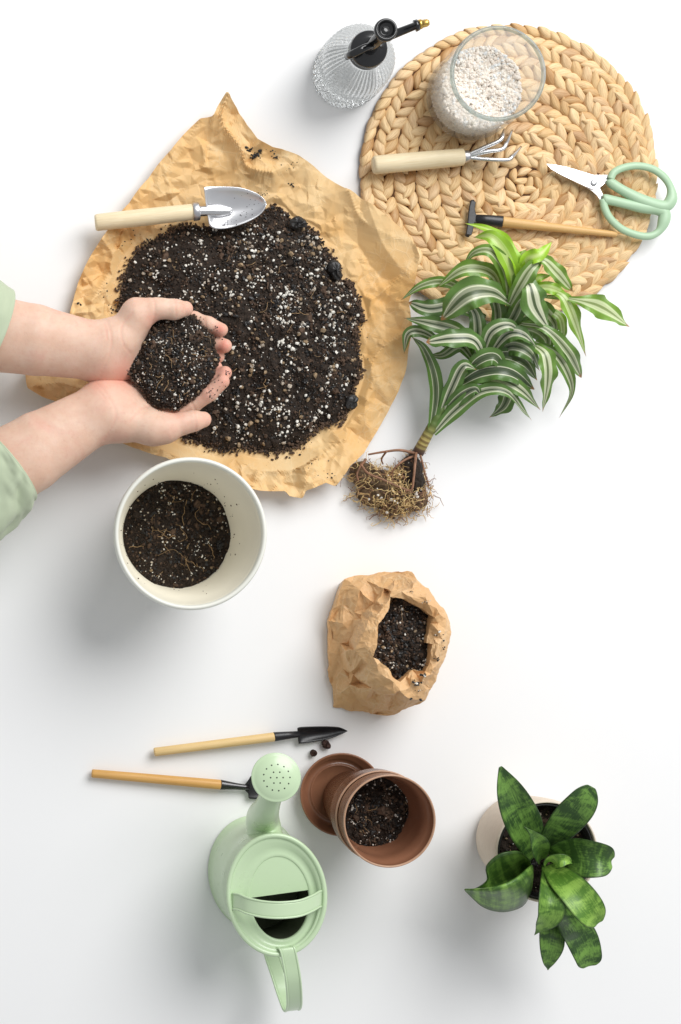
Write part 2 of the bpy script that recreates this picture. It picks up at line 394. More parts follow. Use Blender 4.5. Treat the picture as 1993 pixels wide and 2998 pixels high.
# ------------------------------------------------------------------ table
mk('table_surface', [(-9, -9, 0), (9, -9, 0), (9, 9, 0), (-9, 9, 0)], [(0, 1, 2, 3)], M['table'], smooth=False)['kind'] = 'structure'

# ------------------------------------------------------------------ loose matter (soil, gravel, crumbs)
def ico():
    p = (1+5**.5)/2
    V = np.array([(-1, p, 0), (1, p, 0), (-1, -p, 0), (1, -p, 0), (0, -1, p), (0, 1, p), (0, -1, -p), (0, 1, -p), (p, 0, -1), (p, 0, 1), (-p, 0, -1), (-p, 0, 1)], float)
    V /= np.linalg.norm(V[0])
    F = np.array([(0, 11, 5), (0, 5, 1), (0, 1, 7), (0, 7, 10), (0, 10, 11), (1, 5, 9), (5, 11, 4), (11, 10, 2), (10, 7, 6), (7, 1, 8), (3, 9, 4), (3, 4, 2), (3, 2, 6), (3, 6, 8), (3, 8, 9), (4, 9, 5), (2, 4, 11), (6, 2, 10), (8, 6, 7), (9, 8, 1)])
    return V, F
IV, IF = ico()
def pebbles(C, R, rng, jit=0.28, squash=(0.55, 1.0)):
    n = len(C)
    q = rng.normal(size=(n, 4)); q /= np.linalg.norm(q, axis=1)[:, None]; w, x, y, z = q.T
    rot = np.stack([1-2*(y*y+z*z), 2*(x*y-z*w), 2*(x*z+y*w), 2*(x*y+z*w), 1-2*(x*x+z*z), 2*(y*z-x*w), 2*(x*z-y*w), 2*(y*z+x*w), 1-2*(x*x+y*y)], 1).reshape(n, 3, 3)
    sc3 = rng.uniform(*squash, size=(n, 3)); sc3[:, 0] = 1.0
    L = IV[None]*(1+rng.uniform(-jit, jit, size=(n, 12, 1)))*sc3[:, None]
    V = np.einsum('nij,nkj->nki', rot, L)*np.asarray(R)[:, None, None]+np.asarray(C)[:, None]
    F = IF[None]+np.arange(n)[:, None, None]*12
    return V.reshape(-1, 3), F.reshape(-1, 3)
class Blob:
    """region of the plane given by an outline seen from its centre; t = 0 centre .. 1 edge"""
    def __init__(s, pts, c=None):
        P = np.array([(p[0], p[1]) for p in pts]); s.c = P.mean(0) if c is None else np.array(c[:2])
        d = P-s.c; a = np.arctan2(d[:, 1], d[:, 0]); o = np.argsort(a); a = a[o]; r = np.hypot(d[:, 0], d[:, 1])[o]
        s.a = np.concatenate([a-2*math.pi, a, a+2*math.pi]); s.r = np.concatenate([r, r, r])
    def R(s, th): return np.interp((th+math.pi) % (2*math.pi)-math.pi, s.a, s.r)
    def at(s, t, th): r = s.R(th)*t; return s.c[0]+r*np.cos(th), s.c[1]+r*np.sin(th)
    def t(s, x, y):
        dx, dy = np.asarray(x)-s.c[0], np.asarray(y)-s.c[1]
        return np.hypot(dx, dy)/s.R(np.arctan2(dy, dx))
def walk(p, d, n, step, rng, wig, zf=None):
    P = [np.array(p, float)]; d = np.array(d, float)
    for i in range(n):
        d = d+rng.normal(size=3)*wig; d /= np.linalg.norm(d); q = P[-1]+d*step
        if zf is not None: q[2] = zf(q)
        P.append(q)
    return P
def lumps(x, y): return np.array([fbm(a*42, b*42, 0.3, 3)*0.0048+fbm(a*130, b*130, 1.7, 3)*0.0018 for a, b in zip(np.ravel(x), np.ravel(y))])
def soil_heap(name, blob, zfun, ncr, nperl, rng, crumb=(0.0004, 0.0021), perl=(0.0006, 0.0029), edge=0.02, nroot=8, clumps=30, ngrit=60, z0=0.0, wall=False, rlen=(4, 13), rthick=1.0):
    """dark mound + crumbs + perlite + root hairs, all one mass"""
    NA, NR = 150, 34
    th = np.linspace(0, 2*math.pi, NA, endpoint=False); tt = np.linspace(0, 1, NR)
    V = []; F = []; MI = []
    for k, t in enumerate(tt):
        x, y = blob.at(t*(1+edge*0.6*(t**3)*np.array([fbm(9*math.cos(a), 9*math.sin(a), 3.1) for a in th])), th)
        z = zfun(t, x, y)
        nz = lumps(x, y)
        z = z+nz*(0.0 if (t > .97 and not wall) else 1)
        V.append(np.stack([x, y, np.maximum(z, z0)], 1))
    V = np.vstack(V); f = grid_faces(NR, NA, True); F = [tuple(q) for q in f]; MI = [0]*len(F)
    allV = [V]; n0 = len(V); Fs = [np.array(F)]
    def put(C, R, mi, jit=0.3, sq=(0.5, 1.0)):
        nonlocal n0
        v, ff = pebbles(C, R, rng, jit, sq); ff = ff+n0; n0 += len(v); allV.append(v); tri.append(ff); tmi.extend([mi]*len(ff))
    tri, tmi = [], []
    def samp(n, tmax=1.0, lift=0.3, R=None):
        t = np.sqrt(rng.uniform(0, tmax**2, n)); a = rng.uniform(0, 2*math.pi, n); x, y = blob.at(t, a)
        z = zfun(t, x, y)+lumps(x, y)
        z = np.maximum(z, z0+0.0006)
        return np.stack([x, y, z+(lift*R if R is not None else 0)], 1)
    for frac, mi in ((0.5, 0), (0.26, 1), (0.24, 2)):
        n = int(ncr*frac); R = crumb[0]+(crumb[1]-crumb[0])*rng.uniform(0, 1, n)**3.0
        put(samp(n, 1.0+edge, 0.35, R), R, mi)
    # crumbs gathered along the rim
    if not wall:
        n = int(ncr*0.10); R = rng.uniform(crumb[0], crumb[1]*1.2, n); t = 1+rng.normal(size=n)*edge; a = rng.uniform(0, 2*math.pi, n); x, y = blob.at(t, a)
        put(np.stack([x, y, np.maximum(zfun(np.minimum(t, 1), x, y), z0)+R*0.3], 1), R, 1)
    for i in range(clumps):
        c = samp(1, 0.92, 0.0)[0]; k = rng.integers(5, 16); r = rng.uniform(0.003, 0.007)
        R = rng.uniform(0.0007, 0.0026, k); put(c+np.column_stack([rng.normal(size=k)*r*.5, rng.normal(size=k)*r*.5, rng.uniform(0, r*.5, k)]), R, rng.integers(0, 3))
    nk = max(4, ncr//260); R = rng.uniform(.0035, .0075, nk); C = samp(nk, .93, -.15, R); put(C[::2], R[::2], 0, .3, (.5, .9)); put(C[1::2], R[1::2], 1, .3, (.5, .9))
    nc_ = max(6, ncr//90); R = rng.uniform(.0022, .0052, nc_); C = samp(nc_, .93, .25, R); put(C[::2], R[::2], 2, .25, (.22, .6)); put(C[1::2], R[1::2], 1, .25, (.22, .6))
    R = perl[0]+(perl[1]-perl[0])*rng.uniform(0, 1, nperl)**2.6; C = samp(nperl*2, 0.98, 0.0); dn = np.array([fbm(a*38+5, b*38, 9.0, 3) for a, b, c in C])+rng.normal(size=nperl*2)*.28; C = C[np.argsort(-dn)[:nperl]]; C = C[rng.permutation(nperl)]; C[:, 2] += R*.8; k6 = int(nperl*.62)
    put(C[:k6], R[:k6], 3, 0.3, (0.5, 1.0)); put(C[k6:], R[k6:], 6, 0.3, (0.5, 1.0))
    # perlite also comes in little nests
    nn = max(2, nperl//30)
    for i in range(nn):
        c = samp(1, 0.95, 0.4)[0]; k = rng.integers(3, 11); R = rng.uniform(perl[0]*.8, perl[1]*.8, k)
        D = np.column_stack([rng.normal(size=k)*.0035, rng.normal(size=k)*.0035, np.full(k, 0.0011)]); put(c+D, R, 3, 0.25, (0.6, 1.0))
    R = rng.uniform(perl[0], perl[1]*1.35, ngrit); put(samp(ngrit, 0.98, 0.6, R), R, 4)
    for i in range(nroot):
        c = samp(1, 0.85, 0.0)[0]; c[2] += 0.002; d = rng.normal(size=3); d[2] *= 0.1; d /= np.linalg.norm(d)
        def zz(q): return float(np.maximum(zfun(np.array(min(1, blob.t(q[0], q[1]))), q[0], q[1]), z0))+0.0025+0.001*math.sin(q[0]*900)
        P = walk(c, d, rng.integers(*rlen), 0.0019, rng, 0.33, zz)
        P = [q for q in P if blob.t(q[0], q[1]) < .94]
        if len(P) < 3: continue
        v, ff = tube_data(P, (0.00018+0.00020*rng.uniform())*rthick, 5)
        v = np.array(v); g4 = [tuple(n0+q for q in k) for k in ff]; n0 += len(v); allV.append(v); Fs.append(g4); MI += [5]*len(g4)
    faces = [tuple(q) for grp in Fs for q in (grp.tolist() if isinstance(grp, np.ndarray) else grp)]
    mi = list(MI)
    for g in tri: faces += g.tolist()
    mi += tmi
    return mk(name, np.vstack(allV), faces, SOILM, smooth=False, midx=mi)

# ------------------------------------------------------------------ woven mat
MAT_C = px(1482, 508); MAT_R = 442*S
def build_mat():
    loc = Vector((MAT_C.x, MAT_C.y, 0))
    mat = thing('placemat', 'round woven water hyacinth placemat under the glass jar and scissors', 'placemat', loc)
    lathe('mat_gap_backing', [(0.0, 0.0062), (MAT_R*0.93, 0.0062), (MAT_R*0.955, 0.004), (MAT_R*0.955, 0.0006), (0, 0.0006)], loc, M['straw_gap_shade'], mat, 96)  # dark disc added under the strands so their gaps look shaded
    rng = np.random.default_rng(3)
    NL, NW = 9, 7
    v = np.linspace(-1, 1, NL); u = np.linspace(-1, 1, NW)
    F = [tuple(f) for f in grid_faces(NL, NW)]
    items = []
    nrow = 15; pitch_r = MAT_R/nrow*0.985
    cin = np.array(px(1530, 548))[:2]; cout = np.array(loc)[:2]
    for k in range(nrow):
        r = (k+0.5)*pitch_r; c = cin+(cout-cin)*((k+0.5)/nrow)**1.3
        if k == nrow-1: r -= 0.002
        n = max(4, int(round(2*math.pi*r/0.0136))); ph = rng.uniform(0, 6.28); sgn = 1 if k % 2 else -1
        for i in range(n):
            a = ph+2*math.pi*(i+rng.uniform(-.14, .14))/n
            L = 0.0140*rng.uniform(0.9, 1.14)*(1 if k > 1 else .7); Wd = 0.0076*rng.uniform(0.86, 1.12)*(1 if k > 1 else .75)
            sl = sgn*math.radians(rng.normal(31, 6) if k < nrow-2 else rng.normal(14 if k == nrow-1 else 24, 4)); rr = r+rng.normal()*0.0007
            pos = c+rr*np.array([math.cos(a), math.sin(a)])
            ang = a+math.pi/2+sl; d = np.array([math.cos(ang), math.sin(ang)]); e = np.array([-d[1], d[0]])
            tilt = rng.normal(0.20, 0.06)*1.0; bulge = rng.uniform(0.0044, 0.0060)
            tw = rng.normal()*0.12; tnt = (rng.uniform(), rng.uniform(), rng.uniform()); asym = rng.uniform(-.25, .25)
            V = []; UV = []
            for vv in v:
                w = Wd*max(0.03, (1-abs(vv)**1.9))**0.85*(1+asym*vv*.5)
                bend = 0.0018*sgn*(vv*vv)
                for uu in u:
                    lx = vv*L; ly = uu*w+bend
                    z = 0.0062+bulge*math.sqrt(max(0, 1-uu*uu))*(1-0.45*vv**4)+tilt*lx-0.0012*vv*vv+tw*ly
                    q = pos+d*lx+e*ly; V.append((q[0], q[1], max(z, 0.002) if abs(uu) < 1 else max(z-0.002, 0.001))); UV.append((uu*.5+.5, vv*.5+.5))
            full = ((pos[0]/S)+CX, CY-pos[1]/S)
            hidden = 0
            x_, y_ = full
            if math.hypot(x_-1400, y_-255) < 150: hidden = 2
            if x_ < 1215 and y_ > 560 and y_ > 560+(x_-1040)*1.0: hidden = 3
            if 1250 < x_ < 1640 and y_ > 740 and y_ < 1000: hidden = 2
            items.append((hidden, -k, rng.uniform(), V, UV, tnt))
    items.sort(key=lambda q: q[:3])
    for it in items[:300]: mk('strand', it[3], F, M['straw'], mat, uv=it[4], tint=it[5])
    rest = items[300:]; V = []; FF = []; UV = []; T = []
    for it in rest:
        o = len(V); V += it[3]; UV += it[4]; T += [it[5]]*len(it[3]); FF += [tuple(i+o for i in f) for f in F]
    mk('strands', V, FF, M['straw'], mat, uv=UV, tint=T)['kind'] = 'stuff'
build_mat()

# ------------------------------------------------------------------ creased facets of crumpled paper
from mathutils.geometry import delaunay_2d_cdt
def facets(x, y, cell, amp, seed, period=None):
    """piecewise linear height over a random triangulation: flat facets, straight creases"""
    r = np.random.default_rng(seed); x0, x1, y0, y1 = x.min()-cell*2, x.max()+cell*2, y.min()-cell*2, y.max()+cell*2
    if period: y0, y1 = 0.0, period; ny = max(3, int(round(period/cell))); cy = period/ny
    else: ny = int((y1-y0)/cell)+1; cy = cell
    nx = int((x1-x0)/cell)+1; gx, gy = np.meshgrid(np.arange(nx), np.arange(ny), indexing='ij')
    P = np.stack([x0+(gx+r.uniform(-.48, .48, gx.shape))*cell, y0+(gy+r.uniform(-.48, .48, gy.shape))*cy], -1).reshape(-1, 2); h = r.normal(size=len(P))*amp
    if period: P = np.vstack([P, P-[0, period], P+[0, period]]); h = np.concatenate([h, h, h])
    vs_, _, fs, ov_, *_r = delaunay_2d_cdt([Vector(p) for p in P], [], [], 0, 1e-9)
    h = np.array([h[o[0]] for o in ov_]); Q = np.array([tuple(v) for v in vs_]); out = np.zeros(len(x))
    o = np.argsort(x); xs = x[o]
    for f in fs:
        a, b, c = Q[f[0]], Q[f[1]], Q[f[2]]
        lo_, hi_ = min(a[0], b[0], c[0]), max(a[0], b[0], c[0]); i0, i1 = np.searchsorted(xs, [lo_, hi_]); k = o[i0:i1]
        k = k[(y[k] >= min(a[1], b[1], c[1])) & (y[k] <= max(a[1], b[1], c[1]))]
        if not len(k): continue
        D = (b[0]-a[0])*(c[1]-a[1])-(c[0]-a[0])*(b[1]-a[1])
        u = ((x[k]-a[0])*(c[1]-a[1])-(c[0]-a[0])*(y[k]-a[1]))/D; v = ((b[0]-a[0])*(y[k]-a[1])-(x[k]-a[0])*(b[1]-a[1]))/D
        m = (u >= -1e-9) & (v >= -1e-9) & (u+v <= 1+1e-9); out[k[m]] = h[f[0]]+u[m]*(h[f[1]]-h[f[0]])+v[m]*(h[f[2]]-h[f[0]])
    return out
# ------------------------------------------------------------------ crumpled paper sheet
OUT = [(815, 50), (850, 92), (900, 170), (945, 230), (985, 246), (1080, 265), (1180, 330), (1250, 385), (1320, 430), (1400, 490), (1450, 530), (1500, 590), (1518, 640), (1505, 720), (1485, 800), (1490, 870), (1490, 980), (1470, 1080), (1430, 1180), (1370, 1290), (1330, 1350), (1270, 1400), (1215, 1475), (1180, 1462), (1110, 1490), (1095, 1518), (1050, 1510), (1035, 1492), (940, 1490), (860, 1470), (720, 1410), (600, 1370), (500, 1340), (405, 1300), (300, 1225), (200, 1165), (150, 1150), (95, 1120), (90, 1050), (170, 950), (250, 850), (265, 800), (300, 690), (350, 600), (400, 530), (470, 440), (540, 350), (620, 250), (725, 138), (770, 131), (790, 90)]
SO = [(640, 525), (700, 512), (760, 525), (830, 520), (930, 490), (960, 470), (1000, 452), (1045, 468), (1070, 500), (1125, 520), (1165, 545), (1190, 600), (1235, 650), (1250, 715), (1290, 730), (1320, 800), (1332, 855), (1308, 890), (1312, 960), (1320, 1060), (1300, 1120), (1300, 1150), (1270, 1200), (1245, 1240), (1170, 1250), (1130, 1300), (1060, 1338), (980, 1345), (900, 1330), (830, 1340), (740, 1312), (650, 1280), (560, 1200), (480, 1080), (440, 900), (440, 800), (448, 740), (462, 680), (510, 600), (590, 562)]
PILE = Blob([Z2(*p, 0.012) for p in SO])
def build_paper():
    B = Blob([Z2(*p, 0.006) for p in OUT], Z2(800, 800, 0.006))
    rng = np.random.default_rng(11)
    NA, NR = 760, 170
    th = np.linspace(-math.pi, math.pi, NA, endpoint=False)
    t = np.concatenate([[0.02], np.linspace(0.06, 1, NR-1)])
    T, TH = np.meshgrid(t, th, indexing='ij')
    X, Y = B.at(T, TH); x, y = X.ravel(), Y.ravel(); tf = T.ravel()
    wx, wy = x, y
    ca, sa0 = math.cos(.6), math.sin(.6)
    c1 = facets(wx*ca-wy*sa0, wx*sa0+wy*ca, .036, .0040, 1); c2 = facets(wx, wy, .015, .0024, 2); c3 = facets(wx*sa0+wy*ca, wy*sa0-wx*ca, .0068, .00085, 3)
    dirn = TH.ravel()
    # finer crumple on the lower-left side and along the bottom, larger folds on the other flank
    left = 0.5+0.5*np.cos(dirn-math.radians(200))
    ring = np.clip((tf-0.45)/0.55, 0, 1)
    z = 0.005+ring*(0.004+0.006*tf**6)+c1*(0.25+0.75*ring)*(1.1-0.4*left)+c2*(0.6+1.05*left)+c3*(0.95+1.3*left)
    # raised corner fold at the top of the sheet and other long folds
    def ridge(pts, h, w):
        P = smooth_path([tuple(Z2(*p))[:2] for p in pts], 30); d = np.full(len(x), 1e9)
        for q in P: d = np.minimum(d, np.hypot(x-q[0], y-q[1]))
        return h*np.exp(-np.abs(d)/w)
    z += ridge([(815, 50), (800, 150), (860, 240), (900, 320), (980, 340)], 0.020, 0.012)
    z += ridge([(725, 138), (650, 270), (560, 380)], 0.005, 0.010)
    z += ridge([(1250, 385), (1330, 520), (1500, 600)], 0.007, 0.010)
    z += ridge([(1518, 640), (1400, 760), (1340, 800)], 0.010, 0.012)
    z += ridge([(1480, 900), (1380, 980), (1330, 1080)], 0.009, 0.010)
    z += ridge([(1095, 1518), (1100, 1420), (1060, 1370)], 0.010, 0.010)
    z += ridge([(900, 1490), (960, 1420), (1100, 1400), (1250, 1300)], 0.009, 0.010)
    z += ridge([(95, 1120), (200, 1100), (300, 1120)], 0.011, 0.013)
    z += ridge([(400, 530), (430, 620), (380, 720), (330, 800)], 0.007, 0.010)
    z += ridge([(500, 1340), (620, 1345), (760, 1370)], 0.010, 0.012)
    z += 0.010*np.clip((tf-0.82)/0.18, 0, 1)**1.5*(0.6+0.6*np.sin(dirn*5+1.0))
    dm = np.hypot(x-MAT_C.x, y-MAT_C.y)
    lift = 0.0155*np.clip((MAT_R+0.02-dm)/0.024, 0, 1)
    z = np.maximum(z, lift+0.002+0.35*np.abs(z))
    pt_ = PILE.t(x, y); z = np.where(pt_ < 1.06, np.minimum(z, .0065), z); z = np.where((pt_ >= 1.06) & (pt_ < 1.16), np.minimum(z, .0065+(pt_-1.06)*.12), z)
    z = np.maximum(z, 0.0012)
    # mild ragged edge
    V = np.stack([x, y, z], 1)
    o = mk('paper_sheet', V, grid_faces(NR, NA, True), M['kraft'], smooth=False, mods=[SOLID(0.0003)])
    tag(o, 'crumpled sheet of brown kraft paper with a soil heap on it', 'paper')
    return B, V
PB, PV = build_paper()
def paper_z(x, y):
    return float(PV[np.argmin((PV[:, 0]-x)**2+(PV[:, 1]-y)**2), 2])

# ------------------------------------------------------------------ soil heap on the paper
def pile_z(t, x, y): return 0.008+0.034*(1-np.clip(t, 0, 1)**2.2)+0.0*x
o = soil_heap('soil_heap', PILE, pile_z, 17000, 1500, np.random.default_rng(5), nroot=40, clumps=150, ngrit=190, z0=0.006)
tag(o, 'large heap of dark potting soil with white specks on kraft paper', 'soil', kind='stuff')

def bark(name, pts, zf, label, cat='bark', group=None, m='bark', thick=0.006, h=0.02, seed=1):
    rng = np.random.default_rng(seed); B = Blob([zf(*p, h) for p in pts]); NA = 18; V = []
    prof = [(0.0, 1.0), (0.45, 0.95), (0.8, 0.75), (1.0, 0.35), (0.95, -0.2), (0.6, -0.5), (0.0, -0.5)]
    th = np.linspace(0, 2*math.pi, NA, endpoint=False)
    for t, zz in prof:
        X, Y = B.at(t*(1+rng.uniform(-.08, .08, NA)), th); V.append(np.stack([X, Y, h+thick*zz*(1+rng.uniform(-.25, .25, NA))], 1))
    ob = mk(name, np.vstack(V), grid_faces(len(prof), NA, True), M[m], smooth=False)
    return tag(ob, label, cat, group)
bark('bark_chip', [(1060, 505), (1075, 490), (1120, 498), (1128, 512), (1100, 525), (1065, 520)], Z2, 'long black bark chip at the upper edge of the soil heap', h=0.021, m='soil_black', seed=2)
bark('bark_chip', [(1205, 650), (1228, 640), (1248, 680), (1252, 712), (1238, 715), (1215, 690)], Z2, 'upright black bark chip at the right edge of the soil heap', h=0.019, m='soil_black', seed=3)
bark('bark_chip', [(1270, 1180), (1305, 1140), (1316, 1148), (1310, 1165), (1285, 1190)], Z2, 'thin black bark splinter poking from the lower right of the soil heap', h=0.014, m='soil_black', thick=0.004, seed=4)
# loose crumbs lying on the paper
def crumbs(name, spots, label, zf=Z2, extra=40, zget=paper_z):
    rng = np.random.default_rng(21); C = []; R = []
    for (a, b, n, sp, r) in spots:
        for i in range(n):
            p = zf(a+rng.normal()*sp, b+rng.normal()*sp*.7, 0.01); rr = r*rng.uniform(.4, 1.2)
            C.append((p.x, p.y, zget(p.x, p.y)+rr*.5)); R.append(rr)
    v, f = pebbles(np.array(C), np.array(R), rng, .3); 
    return tag(mk(name, v, f, M['soil_black'], smooth=False), label, 'soil', kind='stuff')
crumbs('soil_crumbs', [(905, 245, 8, 6, .0018), (930, 268, 26, 11, .0020), (1000, 262, 10, 12, .0013), (1050, 300, 10, 25, .0009), (1072, 365, 7, 9, .0016), (970, 400, 6, 10, .0009), (292, 806, 2, 3, .0022), (405, 770, 8, 22, .0011), (420, 820, 10, 14, .0012), (1320, 900, 10, 25, .0010), (1090, 1350, 8, 18, .0014), (1150, 1400, 7, 30, .0010), (1200, 1440, 10, 20, .0010), (1325, 1000, 8, 20, .0009), (985, 1375, 5, 20, .001), (520, 570, 20, 30, .0012)],
       'scattered dark soil crumbs on the kraft paper around the heap')

# ------------------------------------------------------------------ blades and tools
def loft_blade(name, rows, mat, parent, thick=0.0009, ncross=13, n=26, dish=0.25):
    """rows = [(edgeA, edgeB, depth)] world points of the two edges; the sheet sags by depth in the middle"""
    Q = smooth_path([tuple(a)+tuple(b)+(d,) for a, b, d in rows], n); V = []
    for q in Q:
        a, b, d = q[:3], q[3:6], q[6]
        for j in range(ncross):
            s = j/(ncross-1); p = a*(1-s)+b*s; p = p+np.array([0, 0, -d*(1-(2*s-1)**2)]); V.append(p)
    return mk(name, np.array(V), grid_faces(n, ncross), mat, parent, mods=[SOLID(thick, 0)])
def rod_uv(name, a, b, prof, mat, parent, segs=20, flat=1.0):
    a, b = Vector(a), Vector(b); V, F = tube_data([a+(b-a)*t for t, r in prof], [r for t, r in prof], segs, None, flat)
    off = random.uniform(0, 9); UV = []
    for t, r in prof:
        for j in range(segs): UV.append((off+abs(j/segs-.5)*2, t*1.0+off))
    UV += [(off, off), (off+.5, off+1)]
    return mk(name, V, F, mat, parent, uv=UV)
def round_handle(name, a, b, r0, r1, mat, parent, edge=0.12, mid=None):
    L = (Vector(b)-Vector(a)).length; e = edge*max(r0, r1)*2/L*1.2
    pr = [(0, r0*.82), (e*.35, r0*.94), (e, r0)]
    pr += [(t, r0+(r1-r0)*t) for t in (0.25, 0.5, 0.75)]
    pr += [(1-e*.6, r1), (1-e*.2, r1*.97), (1, r1*.9)]
    if mid: pr = [(t, r*(1+mid*math.sin(math.pi*t))) for t, r in pr]
    return rod_uv(name, a, b, pr, mat, parent, 24)

# big trowel on the paper
zt = 0.040
base = Z2(530, 490, 0.0); base.z = 0.016
tr = thing('garden_trowel', 'steel hand trowel with pale wooden handle lying on the kraft paper', 'trowel', base, 'hand tools with pale wooden handles')
a, b = Z2(349, 505, 0.030), Z2(712, 464, 0.037)
round_handle('handle', a, b, Z2.L(31, .03), Z2.L(29, .03), M['pale_wood'], tr, mid=0.05)
d = (b-a).normalized()
rod('ferrule', b-d*0.001, b+d*0.0062, [(0, .0104), (.15, .0108), (.85, .0106), (1, .0098)], M['steel_dull'], tr)
neck = [b+d*0.004, Z2(745, 461, .037), Z2(775, 460, .036), Z2(805, 462, .034), Z2(850, 462, .031)]
tube('neck', neck, [.0062, .0062, .0060, .0062, .0035], M['steel'], tr, 14, 20, 0.8)
e = 0.012
tb = loft_blade('blade', [(Z2(748, 374, .045), Z2(768, 516, .036), 0.0), (Z2(770, 373, .045), Z2(792, 527, .037), 0.008), (Z2(820, 372, .045), Z2(840, 524, .037), 0.012), (Z2(880, 376, .045), Z2(895, 507, .039), 0.012), (Z2(930, 391, .044), Z2(940, 485, .040), 0.009), (Z2(962, 410, .042), Z2(966, 462, .041), 0.005), (Z2(977, 430, .041), Z2(978, 438, .041), 0.0)], M['blade'], tr)

def blade_specks():
    rg = np.random.default_rng(61); org = ORG[tr.name]; P = np.array([tuple(v.co) for v in tb.data.vertices])+np.array(org); C = []; R = []
    for (x, y, n, sp) in [(960, 408, 8, 12), (905, 470, 16, 22), (850, 500, 12, 20), (930, 430, 6, 20), (880, 400, 4, 20), (820, 520, 10, 10)]:
        for _ in range(n):
            q = Z2(x+rg.normal()*sp, y+rg.normal()*sp*.5, .04); k = np.argmin((P[:, 0]-q.x)**2+(P[:, 1]-q.y)**2)
            if (P[k, 0]-q.x)**2+(P[k, 1]-q.y)**2 > .004**2: continue
            C.append((q.x, q.y, P[k, 2]+.0005)); R.append(rg.uniform(.0003, .0010))
    v, f = pebbles(np.array(C), np.array(R), rg, .3)
    tag(mk('soil_crumbs', v, f, M['soil_black'], smooth=False), 'dark soil specks stuck to the steel trowel blade', 'soil', kind='stuff')
blade_specks()
# three-prong cultivator on the mat
base = Z1(515, 650, 0.0); base.z = 0.0125
cu = thing('hand_cultivator', 'three-pronged steel hand fork with pale wooden handle below the glass jar', 'hand fork', base, 'hand tools with pale wooden handles')
a, b = Z1(332, 664, .026), Z1(694, 631, .026)
round_handle('handle', a, b, Z1.L(37, .026), Z1.L(34.5, .026), M['pale_wood'], cu, mid=0.03)
d = (b-a).normalized()
rod('ferrule', b-d*.001, Z1(719, 628, .026), [(0, .0066), (.2, .0072), (.8, .0068), (1, .006)], M['steel_dull'], cu)
for pts in ([(712, 622, .027), (780, 592, .030), (838, 566, .032), (852, 545, .030), (858, 520, .020)],
            [(714, 626, .026), (790, 610, .030), (848, 600, .031), (868, 575, .029), (890, 524, .018)],
            [(712, 634, .025), (790, 641, .029), (868, 643, .031), (892, 628, .029), (926, 590, .018)]):
    tube('prong', [Z1(*p) for p in pts], [.0026, .0026, .0025, .0026, .0012], M['steel'], cu, 10, 28)

# scissors
base = Z1(1290, 780, 0.0); base.z = 0.0128
scs = thing('scissors', 'steel scissors with pale green loop handles on the woven mat', 'scissors', base)
def plate(name, pts, zf, h, thick, mat, parent, bev=0.0004):
    P = [zf(p[0], p[1], h+(p[2] if len(p) > 2 else 0)) for p in pts]; n = len(P)
    V = [tuple(p) for p in P]+[(p.x, p.y, p.z+thick) for p in P]
    F = [tuple(range(n, 2*n)), tuple(range(n-1, -1, -1))]+[(i, (i+1) % n, n+(i+1) % n, n+i) for i in range(n)]
    # make normals consistent whatever the winding
    A = sum(P[i].x*P[(i+1) % n].y-P[(i+1) % n].x*P[i].y for i in range(n))
    if A < 0: F = [tuple(reversed(f)) for f in F]
    return mk(name, V, F, mat, parent, smooth=False, mods=[BEV(bev, 2)] if bev else [])
plate('blade', [(1024, 659), (1060, 662), (1110, 672), (1170, 690), (1215, 704), (1282, 704), (1284, 724), (1262, 738), (1240, 756), (1218, 764), (1185, 752), (1140, 731), (1085, 705), (1045, 682)], Z1, .0195, .0016, M['blade'], scs)
plate('blade', [(1034, 668), (1080, 702), (1140, 733), (1190, 757), (1208, 768), (1228, 786), (1240, 804), (1262, 800), (1252, 780), (1243, 762), (1235, 740), (1200, 712), (1120, 682)], Z1, .0176, .0016, M['blade'], scs)
c = Z1(1217, 736, .0212)
lathe('screw', [(0.0001, .0013), (.002, .0012), (.0036, .0006), (.0040, 0), (.0040, -.004)], c, M['steel'], scs, 24)
up = [(1284, 722), (1300, 692), (1345, 672), (1400, 667), (1455, 680), (1500, 712), (1526, 755), (1529, 800), (1506, 828), (1460, 822), (1400, 800), (1340, 768), (1300, 744), (1286, 732)]
lo = [(1254, 800), (1262, 838), (1285, 880), (1330, 920), (1390, 944), (1440, 949), (1478, 930), (1498, 892), (1500, 856), (1470, 840), (1410, 832), (1350, 820), (1300, 808), (1264, 800)]
for pts, hz, k in ((up, .0225, 1), (lo, .0215, 1)):
    rr = []
    m = len(pts)
    for i in range(m): rr.append(.0044 if i < m//2 else (.0070 if i < m-3 else .0058))
    P = [Z1(q[0], q[1], hz) for q in pts]
    tube('handle', P+[P[0]], rr+[rr[0]], M['green_grip'], scs, 14, 70, 0.75)

# little rake on the mat
base = Z1(1000, 905, 0.0); base.z = 0.0125
rk = thing('hand_rake', 'small black rake with thin bamboo handle lying under the scissors', 'rake', base, 'small tools with bamboo handles')
a, b = Z1(1309, 942, .0175), Z1(848, 891, .0195)
round_handle('handle', a, b, Z1.L(11.5, .018), Z1.L(21, .018), M['bamboo'], rk)
rod('socket', Z1(851, 891, .0195), Z1(742, 879, .0195), [(0, .0066), (.05, .0068), (.6, .0060), (1, .0050)], M['black_paint'], rk, flat=.8)
plate('head', [(722, 808), (742, 812), (738, 840), (742, 862), (770, 872), (768, 892), (736, 898), (730, 930), (724, 948), (702, 944), (708, 905), (712, 860), (716, 830)], Z1, .019, .003, M['black_paint'], rk, .0008)
for (x, y) in ((733, 812), (727, 852), (721, 900), (714, 944)):
    tube('tine', [Z1(x, y, .0205), Z1(x-6, y, .018), Z1(x-8, y, .0125)], [.0028, .0024, .0012], M['black_paint'], rk, 8, 8)

